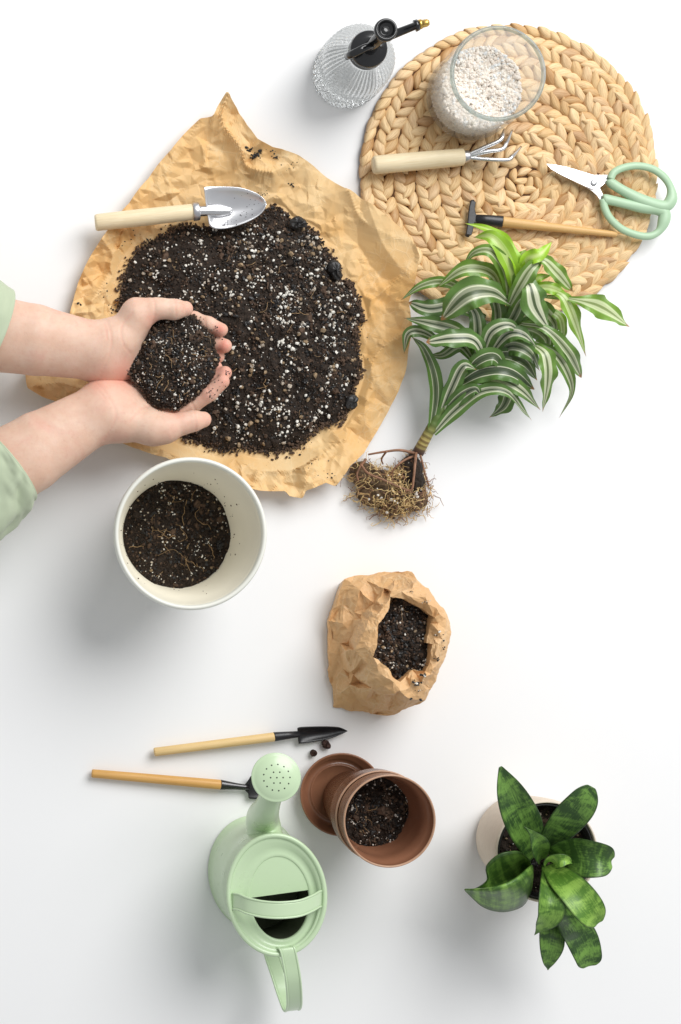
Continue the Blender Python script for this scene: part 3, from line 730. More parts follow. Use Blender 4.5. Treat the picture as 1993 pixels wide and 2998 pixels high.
# small black trowel and small spade on the table
base = ZT(700, 130, 0.0)
st = thing('small_trowel', 'small pointed black trowel with pale wooden handle above the watering can', 'trowel', base, 'small tools with bamboo handles')
a, b = ZT(312, 180, .009), ZT(832, 114, .012)
round_handle('handle', a, b, ZT.L(19, .01), ZT.L(20, .01), wood('honey_wood', lin(238, 208, 150, .9), lin(224, 186, 122, .9)), st)
rod('socket', ZT(830, 114, .012), ZT(940, 102, .011), [(0, .0054), (.04, .0055), (.5, .0046), (1, .0036)], M['black_paint'], st, flat=.85)
loft_blade('blade', [(ZT(932, 76, .013), ZT(938, 144, .009), 0.0), (ZT(950, 72, .014), ZT(960, 142, .009), 0.004), (ZT(1010, 70, .014), ZT(1020, 132, .009), 0.006), (ZT(1070, 70, .013), ZT(1075, 120, .009), 0.005), (ZT(1115, 74, .011), ZT(1118, 104, .009), 0.003), (ZT(1148, 88, .008), ZT(1149, 90, .008), 0.0)], M['black_paint'], st)
base = ZT(400, 305, 0.0)
sp_ = thing('small_spade', 'small square black spade with ochre wooden handle partly under the watering can rose', 'spade', base, 'small tools with bamboo handles')
a, b = ZT(42, 272, .0075), ZT(600, 321, .0105)
round_handle('handle', a, b, ZT.L(18.5, .01), ZT.L(21.5, .01), M['ochre_wood'], sp_)
rod('socket', ZT(598, 321, .0105), ZT(722, 334, .009), [(0, .0058), (.04, .0059), (.5, .0042), (.85, .0034), (1, .0038)], M['black'], sp_, flat=.85)
loft_blade('blade', [(ZT(704, 322, .010), ZT(706, 346, .009), 0.0), (ZT(722, 300, .012), ZT(722, 362, .008), 0.0015), (ZT(738, 282, .013), ZT(726, 382, .008), 0.003), (ZT(790, 284, .012), ZT(782, 384, .007), 0.004), (ZT(860, 292, .010), ZT(850, 388, .006), 0.003)], M['black_paint'], sp_)
bark('bark_chip', [(990, 195), (1000, 168), (1008, 170), (1016, 184), (1005, 198)], ZT, 'small dark bark chip on the white table below the black trowel', 'bark', 'bark chips by the small trowel', h=.004, thick=.006, seed=5)
bark('bark_chip', [(1035, 138), (1050, 126), (1066, 134), (1072, 162), (1058, 166), (1040, 152)], ZT, 'reddish bark chip touching the black trowel blade tip', 'bark', 'bark chips by the small trowel', h=.004, thick=.006, seed=6)

# ------------------------------------------------------------------ glass jar with gravel
JR = 138*S*.95; jc = px(1458, 215, .112); jc.z = 0.0122
jar = thing('glass_jar', 'clear glass jar of white gravel standing on the woven mat', 'jar', jc)
jz = 0.099
lathe('jar_wall', [(0.0001, 0.0), (JR*.9, 0.0), (JR*.975, .002), (JR, .008), (JR, jz*.5), (JR, jz-.002)], jc, M['glass'], jar, 96)
lathe('jar_inner_wall', [(JR-.0035, jz-.002), (JR-.0035, .012), (JR-.006, .0065), (0.0001, .006)], jc, M['glass'], jar, 96)
lathe('jar_rim', [(JR-.0035, jz-.003), (JR-.0042, jz), (JR-.002, jz+.0022), (JR+.0006, jz), (JR, jz-.003)], jc, M['glass_edge'], jar, 96)
def gravel():
    rng = np.random.default_rng(8); R0 = JR-.0048; n = 2300
    t = np.sqrt(rng.uniform(0, 1, n)); a = rng.uniform(0, 2*math.pi, n)
    # gravel banked up against the lower-left wall
    sl = lambda x, y: 0.042+0.16*(-x*.75-y*.65)*0.5+0.003*np.sin(x*120)*np.cos(y*140)
    R = rng.uniform(.0016, .0030, n); rr = t*(R0-.002); x = rr*np.cos(a); y = rr*np.sin(a)
    C = np.stack([x, y, sl(x, y)+rng.uniform(-.001, .002, n)], 1)
    m = 1900; a2 = rng.uniform(0, 2*math.pi, m); x2 = (R0-.0015)*np.cos(a2); y2 = (R0-.0015)*np.sin(a2)
    C2 = np.stack([x2, y2, .0085+rng.uniform(0, 1, m)*(sl(x2, y2)-.0085)], 1); Rm = rng.uniform(.0013, .0024, m)
    v, f = pebbles(np.vstack([C, C2])+np.array([jc.x, jc.y, jc.z]), np.concatenate([R, Rm]), rng, .3, (.7, 1))
    mi = np.repeat(rng.choice([0, 0, 0, 0, 1, 1, 2], n+m), 20)
    th = np.linspace(0, 2*math.pi, 60, endpoint=False); core = []
    for rad in (1e-4, .5, .9): core.append(np.stack([rad*R0*np.cos(th), rad*R0*np.sin(th), sl(rad*R0*np.cos(th), rad*R0*np.sin(th))-.0008], 1))
    core.append(np.stack([.95*R0*np.cos(th), .95*R0*np.sin(th), np.full(60, .0085)], 1)); core.append(np.stack([1e-4*np.cos(th), 1e-4*np.sin(th), np.full(60, .0085)], 1))
    cv = np.vstack(core)+np.array([jc.x, jc.y, jc.z]); cf = np.array(grid_faces(5, 60, True))+len(v)
    ob = mk('white_gravel', np.vstack([v, cv]), f.tolist()+cf.tolist(), [M['gravel'], M['gravel_warm'], M['gravel_grey']], smooth=False, midx=list(mi)+[0]*len(cf))
    tag(ob, 'coarse white gravel filling the bottom of the glass jar', 'gravel', kind='stuff')
gravel()

# ------------------------------------------------------------------ spray bottle
yc = px(1081, 142, .112); yc.z = 0
spb = thing('spray_bottle', 'ribbed clear glass spray bottle with glossy black pump', 'spray bottle', yc)
rb = lambda z, th: (0.026*np.cos(48*th)*(1 if .004 < z < .1 else 0))
prof = [(.0001, .0012), (.030, .0012), (.036, .002), (.0395, .006), (.0405, .014), (.0408, .024), (.0398, .030), (.0408, .036), (.0408, .052), (.0395, .058), (.0402, .064), (.0385, .074), (.035, .083), (.029, .092), (.023, .099), (.0195, .103), (.0190, .106)]
lathe('bottle', prof, yc, M['ribbed_glass'], spb, 348, ribs=rb)
lathe('collar', [(.0195, .1), (.0207, .1005), (.0207, .109), (.0202, .1112), (.019, .1122), (.0125, .1128), (.0105, .114), (.0060, .1150), (.0055, .13), (.0001, .13)], yc, M['black'], spb, 64)
kc = px(1130, 87, .170); stem_top = Vector((kc.x, kc.y, .166))
tube('pump_stem', [Vector((yc.x, yc.y, .112)), Vector((yc.x, yc.y, .122)), Vector((yc.x+.3*(kc.x-yc.x), yc.y+.3*(kc.y-yc.y), .138)), Vector((kc.x, kc.y, .152)), stem_top], [.0085, .0078, .0068, .0062, .0075], M['black'], spb, 20, 26)
lathe('plunger_knob', [(.0001, .1655), (.004, .1658), (.0072, .1672), (.0088, .1694), (.0096, .1712), (.0108, .1714), (.0122, .1700), (.0126, .1676), (.0122, .1656), (.009, .164), (.0001, .163)], Vector((kc.x, kc.y, 0)), M['black'], spb, 48)
n0 = ZY(870, 340, .140); n1 = ZY(1310, 168, .146)
rod('nozzle_tube', n0, n1, [(0, .0052), (.35, .0048), (.9, .0042), (.905, .0066), (1, .0062)], M['black'], spb, 20)
n2 = ZY(1432, 142, .147)
rod('nozzle_tip', n1, n2, [(0, .0052), (.3, .0054), (.31, .0044), (.8, .0042), (1, .0030)], M['brass'], spb, 20)
tube('trigger', [ZY(790, 400, .134), ZY(700, 430, .140), ZY(600, 480, .139), ZY(520, 520, .132), ZY(485, 540, .122)], [.0040, .0042, .0042, .0042, .0036], M['black'], spb, 14, 24, 0.6)

# ------------------------------------------------------------------ white pot with soil
wc = px(558.6, 1562.4, .15); wc.z = 0
wp = thing('white_pot', 'deep white plastic flower pot half filled with dark soil', 'flower pot', wc)
lathe('pot_body', [(.0001, .0005), (.055, .0005), (.0575, .003), (.0765, .132), (.079, .134), (.080, .1365), (.0795, .139)], wc, M['white_plastic'], wp, 96)
lathe('pot_lining', [(.0778, .141), (.0758, .138), (.0752, .128), (.0742, .127), (.0738, .118), (.0728, .117), (.0560, .004), (.0001, .004)], wc, simple('lining_shade_tint', lin(236, 230, 212, .92), 0.4, 0, .03, 18), wp, 96)  # beige tint of the inner shading is put into the wall colour
lathe('pot_rim', [(.0795, .138), (.0822, .1385), (.0832, .142), (.0830, .147), (.0818, .1495), (.0798, .150), (.0782, .1485), (.0776, .141)], wc, M['white_plastic'], wp, 96)
sr = [(math.cos(a)*.0622*(1+.02*math.sin(3*a+1)), math.sin(a)*.0622*(1+.02*math.sin(3*a+1))) for a in np.linspace(0, 6.28, 40)[:-1]]
o = soil_heap('pot_soil', Blob([(wc.x+a, wc.y+b) for a, b in sr], wc), lambda t, x, y: .046+.004*np.cos(t*3)+0*x, 3600, 170, np.random.default_rng(9), nroot=20, rlen=(8, 24), rthick=1.1, clumps=40, ngrit=40, perl=(.0008, .0017), edge=.0, wall=True)
tag(o, 'dark soil with yellow root hairs inside the white pot', 'soil', kind='stuff')

def wall_specks():
    rg = np.random.default_rng(51); C = []; R = []
    for i in range(46):
        a = rg.uniform(0, 6.28); z = .052+.07*rg.uniform()**2.2; r = np.interp(z, [.004, .117], [.0560, .0728])-.0003
        C.append((wc.x+r*math.cos(a), wc.y+r*math.sin(a), z)); R.append(rg.uniform(.0003, .0011))
    v, f = pebbles(np.array(C), np.array(R), rg, .3)
    tag(mk('soil_crumbs', v, f, M['soil_brown'], smooth=False), 'tiny soil specks stuck to the inner wall of the white pot', 'soil', kind='stuff')
wall_specks()
# ------------------------------------------------------------------ brown pots and saucer
sc_c = px(994, 2322, .008); sc_c.z = 0
sa = thing('pot_saucer', 'brown plastic saucer under the nested brown pots', 'saucer', sc_c)
lathe('saucer_dish', [(.0001, .0006), (.038, .0006), (.0405, .002), (.0465, .0165), (.0482, .0175), (.0484, .0188), (.0474, .0195), (.0458, .0188), (.0400, .0042), (.0335, .0036), (.0330, .0048), (.0318, .0048), (.0312, .0034), (.0001, .0034)], sc_c, M['brown_plastic'], sa, 96)
top = px(1141, 2404, .148); bot = px(1028, 2340, .004)
ax = (top-bot).normalized(); R_ = ax.to_track_quat('Z', 'Y').to_matrix().to_4x4()
ztop = (top-bot).length
def brown(name, off, label, bottom_r=.034):
    h = ztop-.030; o0 = bot+ax*off
    t = thing(name, label, 'flower pot', o0, 'brown plastic flower pots stacked on the saucer')
    prof = [(.0001, .0008), (bottom_r-.002, .0008), (bottom_r, .002), (.0455, h-.030), (.0485, h-.0295), (.0492, h-.026), (.0490, h-.012), (.0499, h-.011), (.0504, h-.002)]
    lathe('pot_body', prof, o0, M['brown_plastic'], t, 96, M=R_)
    lathe('pot_rim', [(.0504, h-.0025), (.0508, h-.001), (.0503, h), (.0490, h), (.0484, h-.002)], o0, M['brown_rim_highlight'], t, 96, M=R_)
    lathe('pot_lining', [(.0484, h-.0018), (.0478, h-.012), (.0468, h-.0125), (.0440, h-.031), (bottom_r-.0018, .004), (.0001, .004)], o0, M['brown_plastic'], t, 96, M=R_)
    return o0, h
brown('brown_pot', .0, 'outer brown plastic pot, lower one of the stack, on its saucer')
o1, h1 = brown('brown_pot', .030, 'inner brown plastic pot with soil inside, upper one of the stack')
scn = o1+ax*(h1*.50); rs = .0415
bl = Blob([(scn.x+math.cos(a)*rs, scn.y+math.sin(a)*rs*.99) for a in np.linspace(0, 6.28, 40)[:-1]], scn)
nx_, ny_ = ax.x/ax.z, ax.y/ax.z
o = soil_heap('brown_pot_soil', bl, lambda t, x, y: scn.z-nx_*(x-scn.x)-ny_*(y-scn.y)+.004*np.cos(t*3), 1700, 130, np.random.default_rng(10), nroot=8, clumps=40, ngrit=20, perl=(.0008, .0018), edge=.0, wall=True)
tag(o, 'dark soil with bark and white specks inside the brown pot', 'soil', kind='stuff')

# ------------------------------------------------------------------ watering can
CH = .130
ctop = ZC(715, 1285, CH); cbot = Vector((ctop.x, ctop.y, 0))
RX, RY = ZC.L(408, CH), ZC.L(503, CH)
crot = Matrix.Rotation(math.radians(5), 4, 'Z')
can = thing('watering_can', 'pale green metal watering can with round sprinkler rose', 'watering can', cbot)
def oval(prof, off=(0, 0), segs=96):
    V = []; th = np.linspace(0, 2*math.pi, segs, endpoint=False)
    for rx, ry, z, *o in prof:
        ox, oy = o if o else (0, 0)
        V.append(np.stack([rx*np.cos(th)+ox, ry*np.sin(th)+oy, np.full(segs, z)], 1))
    V = np.vstack(V)@np.array(crot.to_3x3()).T+np.array(cbot)
    return V, grid_faces(len(prof), segs, True)
def ov(name, prof, mat, **kw): V, F = oval(prof); return mk(name, V, F, mat, can, **kw)
b_ = .004
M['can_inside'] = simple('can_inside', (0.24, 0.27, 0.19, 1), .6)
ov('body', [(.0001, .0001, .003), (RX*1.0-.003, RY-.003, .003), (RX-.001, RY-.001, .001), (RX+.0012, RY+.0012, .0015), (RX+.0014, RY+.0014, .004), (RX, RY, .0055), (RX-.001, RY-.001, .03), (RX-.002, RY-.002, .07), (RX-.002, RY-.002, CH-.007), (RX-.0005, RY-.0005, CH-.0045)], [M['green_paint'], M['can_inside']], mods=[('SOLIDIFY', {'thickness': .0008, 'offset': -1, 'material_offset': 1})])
ov('top_rim', [(RX-.001, RY-.001, CH-.006), (RX+.0012, RY+.0012, CH-.005), (RX+.002, RY+.002, CH-.0025), (RX+.0012, RY+.0012, CH-.0004), (RX-.001, RY-.001, CH), (RX-.003, RY-.003, CH-.001), (RX-.004, RY-.004, CH-.003)], M['green_paint'])
ix, iy = ZC.L(252, CH), ZC.L(352, CH); io = ZC(748, 1322, CH)-ctop
inv = crot.inverted().to_3x3()@Vector((io.x, io.y, 0)); ox, oy = inv.x, inv.y
ov('lid', [(RX-.004, RY-.004, CH-.003), (RX-.008, RY-.008, CH-.0035, ox*.2, oy*.2), (ix+.010, iy+.010, CH-.0065, ox*.8, oy*.8), (ix+.0030, iy+.0030, CH-.0075, ox, oy), (ix+.0008, iy+.0008, CH-.0068, ox, oy), (ix-.0008, iy-.0008, CH-.0085, ox, oy), (ix-.0006, iy-.0006, CH-.012, ox, oy)], M['green_paint'])
# half cover over the far half of the opening
def half_cover():
    th = np.linspace(math.radians(8), math.radians(176), 48)
    loop = [(ix*.995*math.cos(t)+ox, iy*.995*math.sin(t)+oy) for t in th]
    n = len(loop); cx_, cy_ = sum(p[0] for p in loop)/n, sum(p[1] for p in loop)/n
    V = [(p[0], p[1], CH-.0082) for p in loop]+[(p[0], p[1], CH-.0094) for p in loop]
    F = [tuple(range(n)), tuple(range(2*n-1, n-1, -1))]+[(i+n, (i+1) % n+n, (i+1) % n, i) for i in range(n)]
    V = np.array(V)@np.array(crot.to_3x3()).T+np.array(cbot)
    mk('half_cover', V, F, M['green_paint'], can, smooth=False)
half_cover()
def strap(name, pts, sides, width, mat, parent, n=40, bead=.0013, thick=.0009):
    """band along pts (world), side vector per pt, rolled bead on both edges"""
    Q = smooth_path([tuple(p)+tuple(s) for p, s in zip(pts, sides)], n); P, Sd = Q[:, :3], Q[:, 3:6]
    Sd = Sd/np.linalg.norm(Sd, axis=1)[:, None]; T = np.gradient(P, axis=0); T /= np.linalg.norm(T, axis=1)[:, None]; Nn = np.cross(Sd, T)
    w = width/2; cs = [(-w+bead*.5, 0)]
    V = []; us = np.linspace(-1, 1, 7)
    for p, s_, nn in zip(P, Sd, Nn):
        for u in us: V.append(p+s_*u*w)
    parts = [(V, grid_faces(n, 7))]
    o_ = mk(name, np.array(V), grid_faces(n, 7), mat, parent, mods=[SOLID(thick, 0)])
    for sg in (-1, 1):
        tube('rolled_edge', [Vector(p+s_*sg*w) for p, s_ in zip(P, Sd)], bead, mat, o_, 8)
    return o_
sv = (Vector((0.02, 1, 0))).normalized()
c5 = [ZC(345, 1335, CH-.001), ZC(395, 1340, CH+.006), ZC(470, 1372, CH+.016), ZC(600, 1400, CH+.024), ZC(745, 1408, CH+.027), ZC(900, 1392, CH+.024), ZC(1010, 1350, CH+.015), ZC(1065, 1318, CH+.006), ZC(1085, 1312, CH-.001)]
strap('carry_handle', c5, [sv]*9, ZC.L(128, CH), M['green_paint'], can)
hv = [ZC(770, 1718, CH-.006), ZC(800, 1735, CH+.001), ZC(828, 1860, CH-.001), ZC(850, 2000, CH-.006), ZC(860, 2140, CH-.020), ZC(855, 2225, CH-.038), ZC(828, 2236, CH-.056), ZC(782, 2120, CH-.078), ZC(730, 1960, CH-.088), ZC(676, 1800, CH-.092), ZC(645, 1690, CH-.092)]
strap('back_handle', hv, [Vector((1, .12, 0)).normalized()]*11, ZC.L(118, CH), M['green_paint'], can, 60)
RH = .172
rc = ZC(706, 301, RH); sp0 = ZC(596, 640, .085)
s_in = sp0+Vector((.004, -.022, -.010))
tube('spout', [s_in, sp0, ZC(625, 560, .125), ZC(668, 430, .152), Vector((rc.x, rc.y, RH-.010))], [.0205, .0184, .0142, .0118, .0112], M['green_paint'], can, 28, 30)
rr_ = ZC.L(205, RH)
raxis = Vector((-.06, .10, 1)).normalized(); RM = raxis.to_track_quat('Z', 'Y').to_matrix().to_4x4()
rose = lathe('rose', [(.0001, .0068), (rr_*.3, .0064), (rr_*.6, .0050), (rr_*.85, .0026), (rr_*.95, .0008), (rr_*.985, .0010), (rr_, 0.0), (rr_*.985, -.0012), (rr_*.8, -.004), (rr_*.45, -.010), (.0112, -.014)], rc, M['green_paint'], can, 72, M=RM)
def rose_z(r): return np.interp(r/rr_, [0, .3, .6, .85, .95], [.0068, .0064, .0050, .0026, .0008])
spots = [(0, 0)]+[(rr_*.25, a) for a in np.linspace(0, 2*math.pi, 7)[:-1]+.52]+[(rr_*.53, a) for a in np.linspace(0, 2*math.pi, 14)[:-1]+.2]
for r, a in spots:
    V, F = lathe_data([(.00085, .00012), (.0004, .00016), (.00001, .00016)], (r*math.cos(a), r*math.sin(a), rose_z(r)), 10)
    V = np.array(V)@np.array(RM.to_3x3()).T+np.array(rc); mk('rose_hole', V, F, M['green_dark'], rose)

# ------------------------------------------------------------------ paper bag with soil
def build_bag():
    out = [(340, 235, 42), (430, 205, 38), (620, 186, 34), (790, 170, 38), (960, 170, 50), (1000, 235, 64), (1110, 320, 68), (1170, 420, 72), (1270, 540, 72), (1305, 630, 72), (1320, 720, 70), (1305, 810, 70), (1280, 900, 70), (1240, 1010, 68), (1190, 1120, 66), (1135, 1240, 62), (1080, 1350, 58), (900, 1430, 42), (800, 1480, 22), (600, 1475, 10), (400, 1450, 6), (235, 1410, 3), (215, 1200, 10), (200, 1040, 12), (190, 900, 16), (190, 620, 22), (235, 510, 28), (300, 330, 38)]
    hole = [(760, 400, 84), (890, 420, 82), (980, 470, 80), (1060, 512, 80), (1150, 582, 82), (1130, 640, 80), (1112, 702, 78), (1092, 822, 78), (1150, 832, 82), (1122, 980, 80), (1082, 1080, 78), (962, 1070, 74), (900, 1130, 76), (850, 1180, 80), (740, 1050, 86), (670, 1000, 88), (600, 950, 86), (632, 870, 92), (640, 790, 94), (650, 650, 95), (700, 590, 93), (752, 500, 90)]
    body = [(610, 455, 58), (480, 335, 54), (400, 270, 46), (540, 245, 50), (700, 318, 64), (660, 212, 44), (800, 240, 58), (890, 215, 60), (870, 300, 74), (905, 190, 54), (430, 540, 44), (330, 470, 36), (250, 560, 26), (490, 560, 52), (320, 640, 40), (410, 610, 42), (280, 720, 30), (370, 700, 40), (340, 760, 36), (380, 850, 34), (225, 770, 20), (300, 830, 26), (240, 1040, 18), (330, 1060, 26), (300, 930, 24), (420, 1110, 44), (380, 1200, 34), (300, 1280, 22), (400, 1385, 20), (470, 1240, 46), (540, 1345, 40), (640, 1275, 62), (700, 1295, 68), (450, 1340, 26), (640, 1400, 34), (740, 1442, 30), (560, 1420, 18), (640, 1465, 12), (890, 1372, 62), (820, 1412, 44)]
    coll = [(640, 440, 74), (560, 530, 72), (500, 610, 72), (440, 720, 70), (405, 800, 68), (345, 895, 64), (500, 965, 78), (505, 1010, 66), (400, 1085, 50), (740, 440, 86), (690, 500, 86), (640, 560, 88), (560, 610, 82), (530, 700, 88), (480, 790, 84), (560, 760, 90), (600, 700, 93), (560, 860, 90), (430, 885, 78), (520, 930, 82), (770, 350, 80), (860, 350, 84), (960, 325, 82), (950, 400, 86), (1000, 260, 72), (1080, 400, 86), (1110, 470, 88), (1060, 460, 84), (1180, 500, 84), (1215, 560, 86), (1170, 590, 88), (1270, 600, 78), (1200, 640, 82), (1260, 690, 78), (1190, 700, 88), (1110, 705, 86), (1160, 770, 80), (1240, 790, 82), (1200, 835, 84), (1230, 880, 78), (1170, 930, 86), (1200, 1000, 76), (1150, 1060, 80), (1130, 1110, 78), (1070, 1130, 82), (1000, 1110, 72), (950, 1150, 82), (1050, 1200, 74), (940, 1220, 76), (1090, 1250, 66), (1010, 1300, 70), (1050, 1345, 60), (930, 1330, 74), (850, 1260, 82), (790, 1180, 84), (800, 1290, 78), (720, 1140, 86), (650, 1080, 82), (700, 1220, 74), (620, 1150, 76), (520, 1090, 66), (560, 1030, 74), (640, 1020, 88), (500, 1170, 56), (590, 1240, 60)]
    body += [(618, 424, 54), (540, 512, 50), (482, 592, 48), (420, 708, 46), (382, 798, 40), (322, 898, 30), (380, 1098, 28), (484, 1186, 34), (628, 1296, 44), (800, 1312, 56), (740, 350, 60)]
    hole = [(a_, b2, h+7) for a_, b2, h in hole]; coll = [(a_, b2, h+(9 if h > 72 else 7)) for a_, b2, h in coll]; body = [(a_, b2, h*1.02-3 if h < 60 else h) for a_, b2, h in body]
    allp = out+hole+body+coll; no, nh = len(out), len(hole)
    edges = [(i, (i+1) % no) for i in range(no)]+[(no+i, no+(i+1) % nh) for i in range(nh)]
    def cdt(P, E): 
        v, e, f, ov_, *_ = delaunay_2d_cdt([Vector(p[:2]) for p in P], E, [], 0, 1e-6); return v, f, ov_
    vs_, fs, ov_ = cdt(allp, edges); hh = [allp[o[0]][2] for o in ov_]
    def inside(p, poly):
        c = False; n = len(poly)
        for i in range(n):
            a_, b2 = poly[i], poly[(i+1) % n]
            if (a_[1] > p[1]) != (b2[1] > p[1]) and p[0] < (b2[0]-a_[0])*(p[1]-a_[1])/(b2[1]-a_[1])+a_[0]: c = not c
        return c
    band = [(640, 440), (770, 345), (960, 300), (1000, 250), (1110, 325), (1175, 420), (1275, 540), (1325, 720), (1290, 900), (1195, 1125), (1085, 1352), (930, 1340), (800, 1290), (640, 1275), (500, 1170), (400, 1085), (345, 895), (440, 720), (560, 530)]
    tri = {0: [], 1: []}
    for f in fs:
        c = (sum(vs_[i].x for i in f)/3, sum(vs_[i].y for i in f)/3)
        if not inside(c, out) or inside(c, hole): continue
        tri[1 if inside(c, band) else 0].append(f)
    rg0 = np.random.default_rng(9)
    V = [np.array((v.x, v.y, h*mm)) for v, h in zip(vs_, hh)]; mid = {}
    lock = set()
    def midp(a_, b2, amp):
        k = (min(a_, b2), max(a_, b2))
        if k not in mid:
            L = np.linalg.norm(V[a_][:2]-V[b2][:2])*ZB.k*S; m = (V[a_]+V[b2])/2; m[2] += rg0.normal()*amp*L; m[:2] += rg0.normal(size=2)*.05*np.linalg.norm(V[a_][:2]-V[b2][:2])*(0 if amp == 0 else 1); V.append(m); mid[k] = len(V)-1
        return mid[k]
    for lvl, amp in ((0, .035), (1, .04), (2, .02)):
        for g in (0, 1):
            new = []
            for a_, b2, c in tri[g]:
                ab, bc, ca = midp(a_, b2, amp), midp(b2, c, amp), midp(c, a_, amp); new += [(a_, ab, ca), (ab, b2, bc), (ca, bc, c), (ab, bc, ca)]
            tri[g] = new
    W_ = np.array([tuple(ZB(*v)) for v in V]); c = W_.mean(0)
    t = thing('paper_bag', 'open brown paper bag with rolled top full of soil', 'bag', (c[0], c[1], 0))
    def edge_loop(f_all):
        from collections import Counter
        cn = Counter()
        for f in f_all:
            for i in range(3): cn[tuple(sorted((f[i], f[(i+1) % 3])))] += 1
        return [k for k, n in cn.items() if n == 1]
    bnd = edge_loop(tri[0]+tri[1])
    hc = np.array(ZB(880, 790, .07))
    def build(name, fl, side):
        ids = sorted({i for f in fl for i in f}); mp = {i: k for k, i in enumerate(ids)}; vv = [W_[i] for i in ids]; ff = []
        for f in fl:
            a_, b2, c2 = [vv[mp[i]] for i in f]; n_ = np.cross(b2-a_, c2-a_); g = [mp[i] for i in f]; ff.append(tuple(g if n_[2] > 0 else g[::-1]))
        for (i, j) in bnd:
            if i not in mp or j not in mp: continue
            ro = np.linalg.norm(W_[i][:2]-hc[:2]); q = []
            ishole = inside(tuple((V[i]*.5+V[j]*.5)[:2]+(np.array((880, 790))-(V[i]*.5+V[j]*.5)[:2])*.02), hole)
            for k in (i, j):
                p = W_[k].copy()
                if ishole: p[:2] = hc[:2]+(p[:2]-hc[:2])*1.05; p[2] = .050
                else: p[:2] = hc[:2]+(p[:2]-hc[:2])*(1-min(.16, p[2]*2.0)); p[2] = .0008
                vv.append(p); q.append(len(vv)-1)
            ff.append((mp[i], mp[j], q[1], q[0]))
        mk(name, np.array(vv), ff, M['bag_kraft'], t, smooth=False)
    build('bag_body', tri[0], 0); build('rolled_collar', tri[1], 1)
    G = W_
    B = Blob([ZB(*p, .062) for p in [(750, 460), (790, 395), (910, 400), (1045, 490), (1150, 580), (1150, 720), (1150, 850), (1110, 1010), (1000, 1120), (850, 1190), (735, 1065), (590, 960), (600, 850), (620, 750), (690, 590)]])
    o = soil_heap('bag_soil', B, lambda t, x, y: .071+.004*np.cos(t*2.6)+0*x, 1600, 130, np.random.default_rng(12), nroot=3, clumps=60, ngrit=14, perl=(.0009, .0021), edge=0, wall=True, crumb=(.0009, .0032))
    tag(o, 'dark chunky soil with white specks inside the paper bag', 'soil', kind='stuff')
    V = []
    rg = np.random.default_rng(77); C = []; R = []
    for (a, b, n, s_, r) in [(1080, 440, 14, 22, .0009), (1200, 715, 3, 8, .0016), (1170, 750, 8, 18, .0008), (1245, 800, 3, 8, .0015), (1250, 870, 4, 12, .0016), (1190, 970, 8, 14, .0014), (1070, 1120, 9, 14, .0020), (1010, 1195, 20, 26, .0016), (970, 1340, 5, 10, .0018), (1075, 1358, 4, 7, .0018), (1040, 1270, 8, 20, .0009), (950, 350, 12, 16, .0007)]:
        for _ in range(n):
            p = ZB(a+rg.normal()*s_, b+rg.normal()*s_*.6, .09); j = np.argmin((G[:, 0]-p.x)**2+(G[:, 1]-p.y)**2-0.01*np.maximum(G[:, 2]-.05, 0)*.01)
            near = (G[:, 0]-p.x)**2+(G[:, 1]-p.y)**2 < .0035**2
            zz = G[near, 2].max() if near.any() else G[j, 2]
            rr = r*rg.uniform(.4, 1.1); C.append((p.x, p.y, zz+rr*.35)); R.append(rr)
    v, f = pebbles(np.array(C), np.array(R), rg, .3); mi = np.repeat(rg.choice([0, 0, 0, 0, 0, 0, 1], len(C)), 20)
    tag(mk('soil_crumbs', v, f, [M['soil_black'], M['perlite']], smooth=False, midx=mi), 'soil crumbs and white specks stuck on the paper bag collar', 'soil', kind='stuff')
build_bag()

# ------------------------------------------------------------------ leaves
def leaf(name, zf, ctrl, hw, mat, parent, tint, fold=0.25, roll=0.0, n=22, nc=9, thick=0.0, ripple=0.0, seed=0, blunt=False, label=None, fexp=1.5, taper=0.0):
    P = np.array([tuple(zf(*c)) for c in ctrl]); Wd = np.array([zf.L(w, c[2]) for w, c in zip(hw, ctrl)])
    Q = smooth_path(np.hstack([P, Wd[:, None]]), n); P, Wd = Q[:, :3], np.maximum(Q[:, 3], 0.0002)
    vv_ = np.linspace(0, 1, n); Wd = Wd*(1-taper*np.clip((vv_-.4)/.6, 0, 1)**1.4)
    T = np.gradient(P, axis=0); T /= np.linalg.norm(T, axis=1)[:, None]
    up = np.array([0, 0, 1.0]); Sd = np.cross(T, up); Sd /= np.linalg.norm(Sd, axis=1)[:, None]+1e-9
    Nn = np.cross(Sd, T)
    if hasattr(roll, '__len__'): rl = np.interp(np.linspace(0, 1, n), np.linspace(0, 1, len(roll)), roll)
    else: rl = np.full(n, roll)
    ca, sa_ = np.cos(rl)[:, None], np.sin(rl)[:, None]; Sd, Nn = Sd*ca+Nn*sa_, Nn*ca-Sd*sa_
    fo = np.interp(np.linspace(0, 1, n), np.linspace(0, 1, len(fold)), fold) if hasattr(fold, '__len__') else np.full(n, fold)
    V = []; UV = []
    for i in range(n):
        w = Wd[i]
        if i >= n-3: w = w*[0.85, 0.55, 0.12][i-n+3] if not blunt else w*[0.96, 0.85, 0.55][i-n+3]
        for j in range(nc):
            u = 2*j/(nc-1)-1
            rp = ripple*w*math.sin(i*0.9+seed+(1.3 if u > 0 else 0))*abs(u)**3
            V.append(P[i]+Sd[i]*u*w+Nn[i]*(fo[i]*w*(abs(u)**fexp)+rp)); UV.append((u*.5+.5, i/(n-1)))
    ob = mk(name, np.array(V), grid_faces(n, nc), mat, parent, uv=UV, tint=tint, mods=[SOLID(thick, 0), SUB] if thick else [])
    if label: ob['label'] = label
    return ob

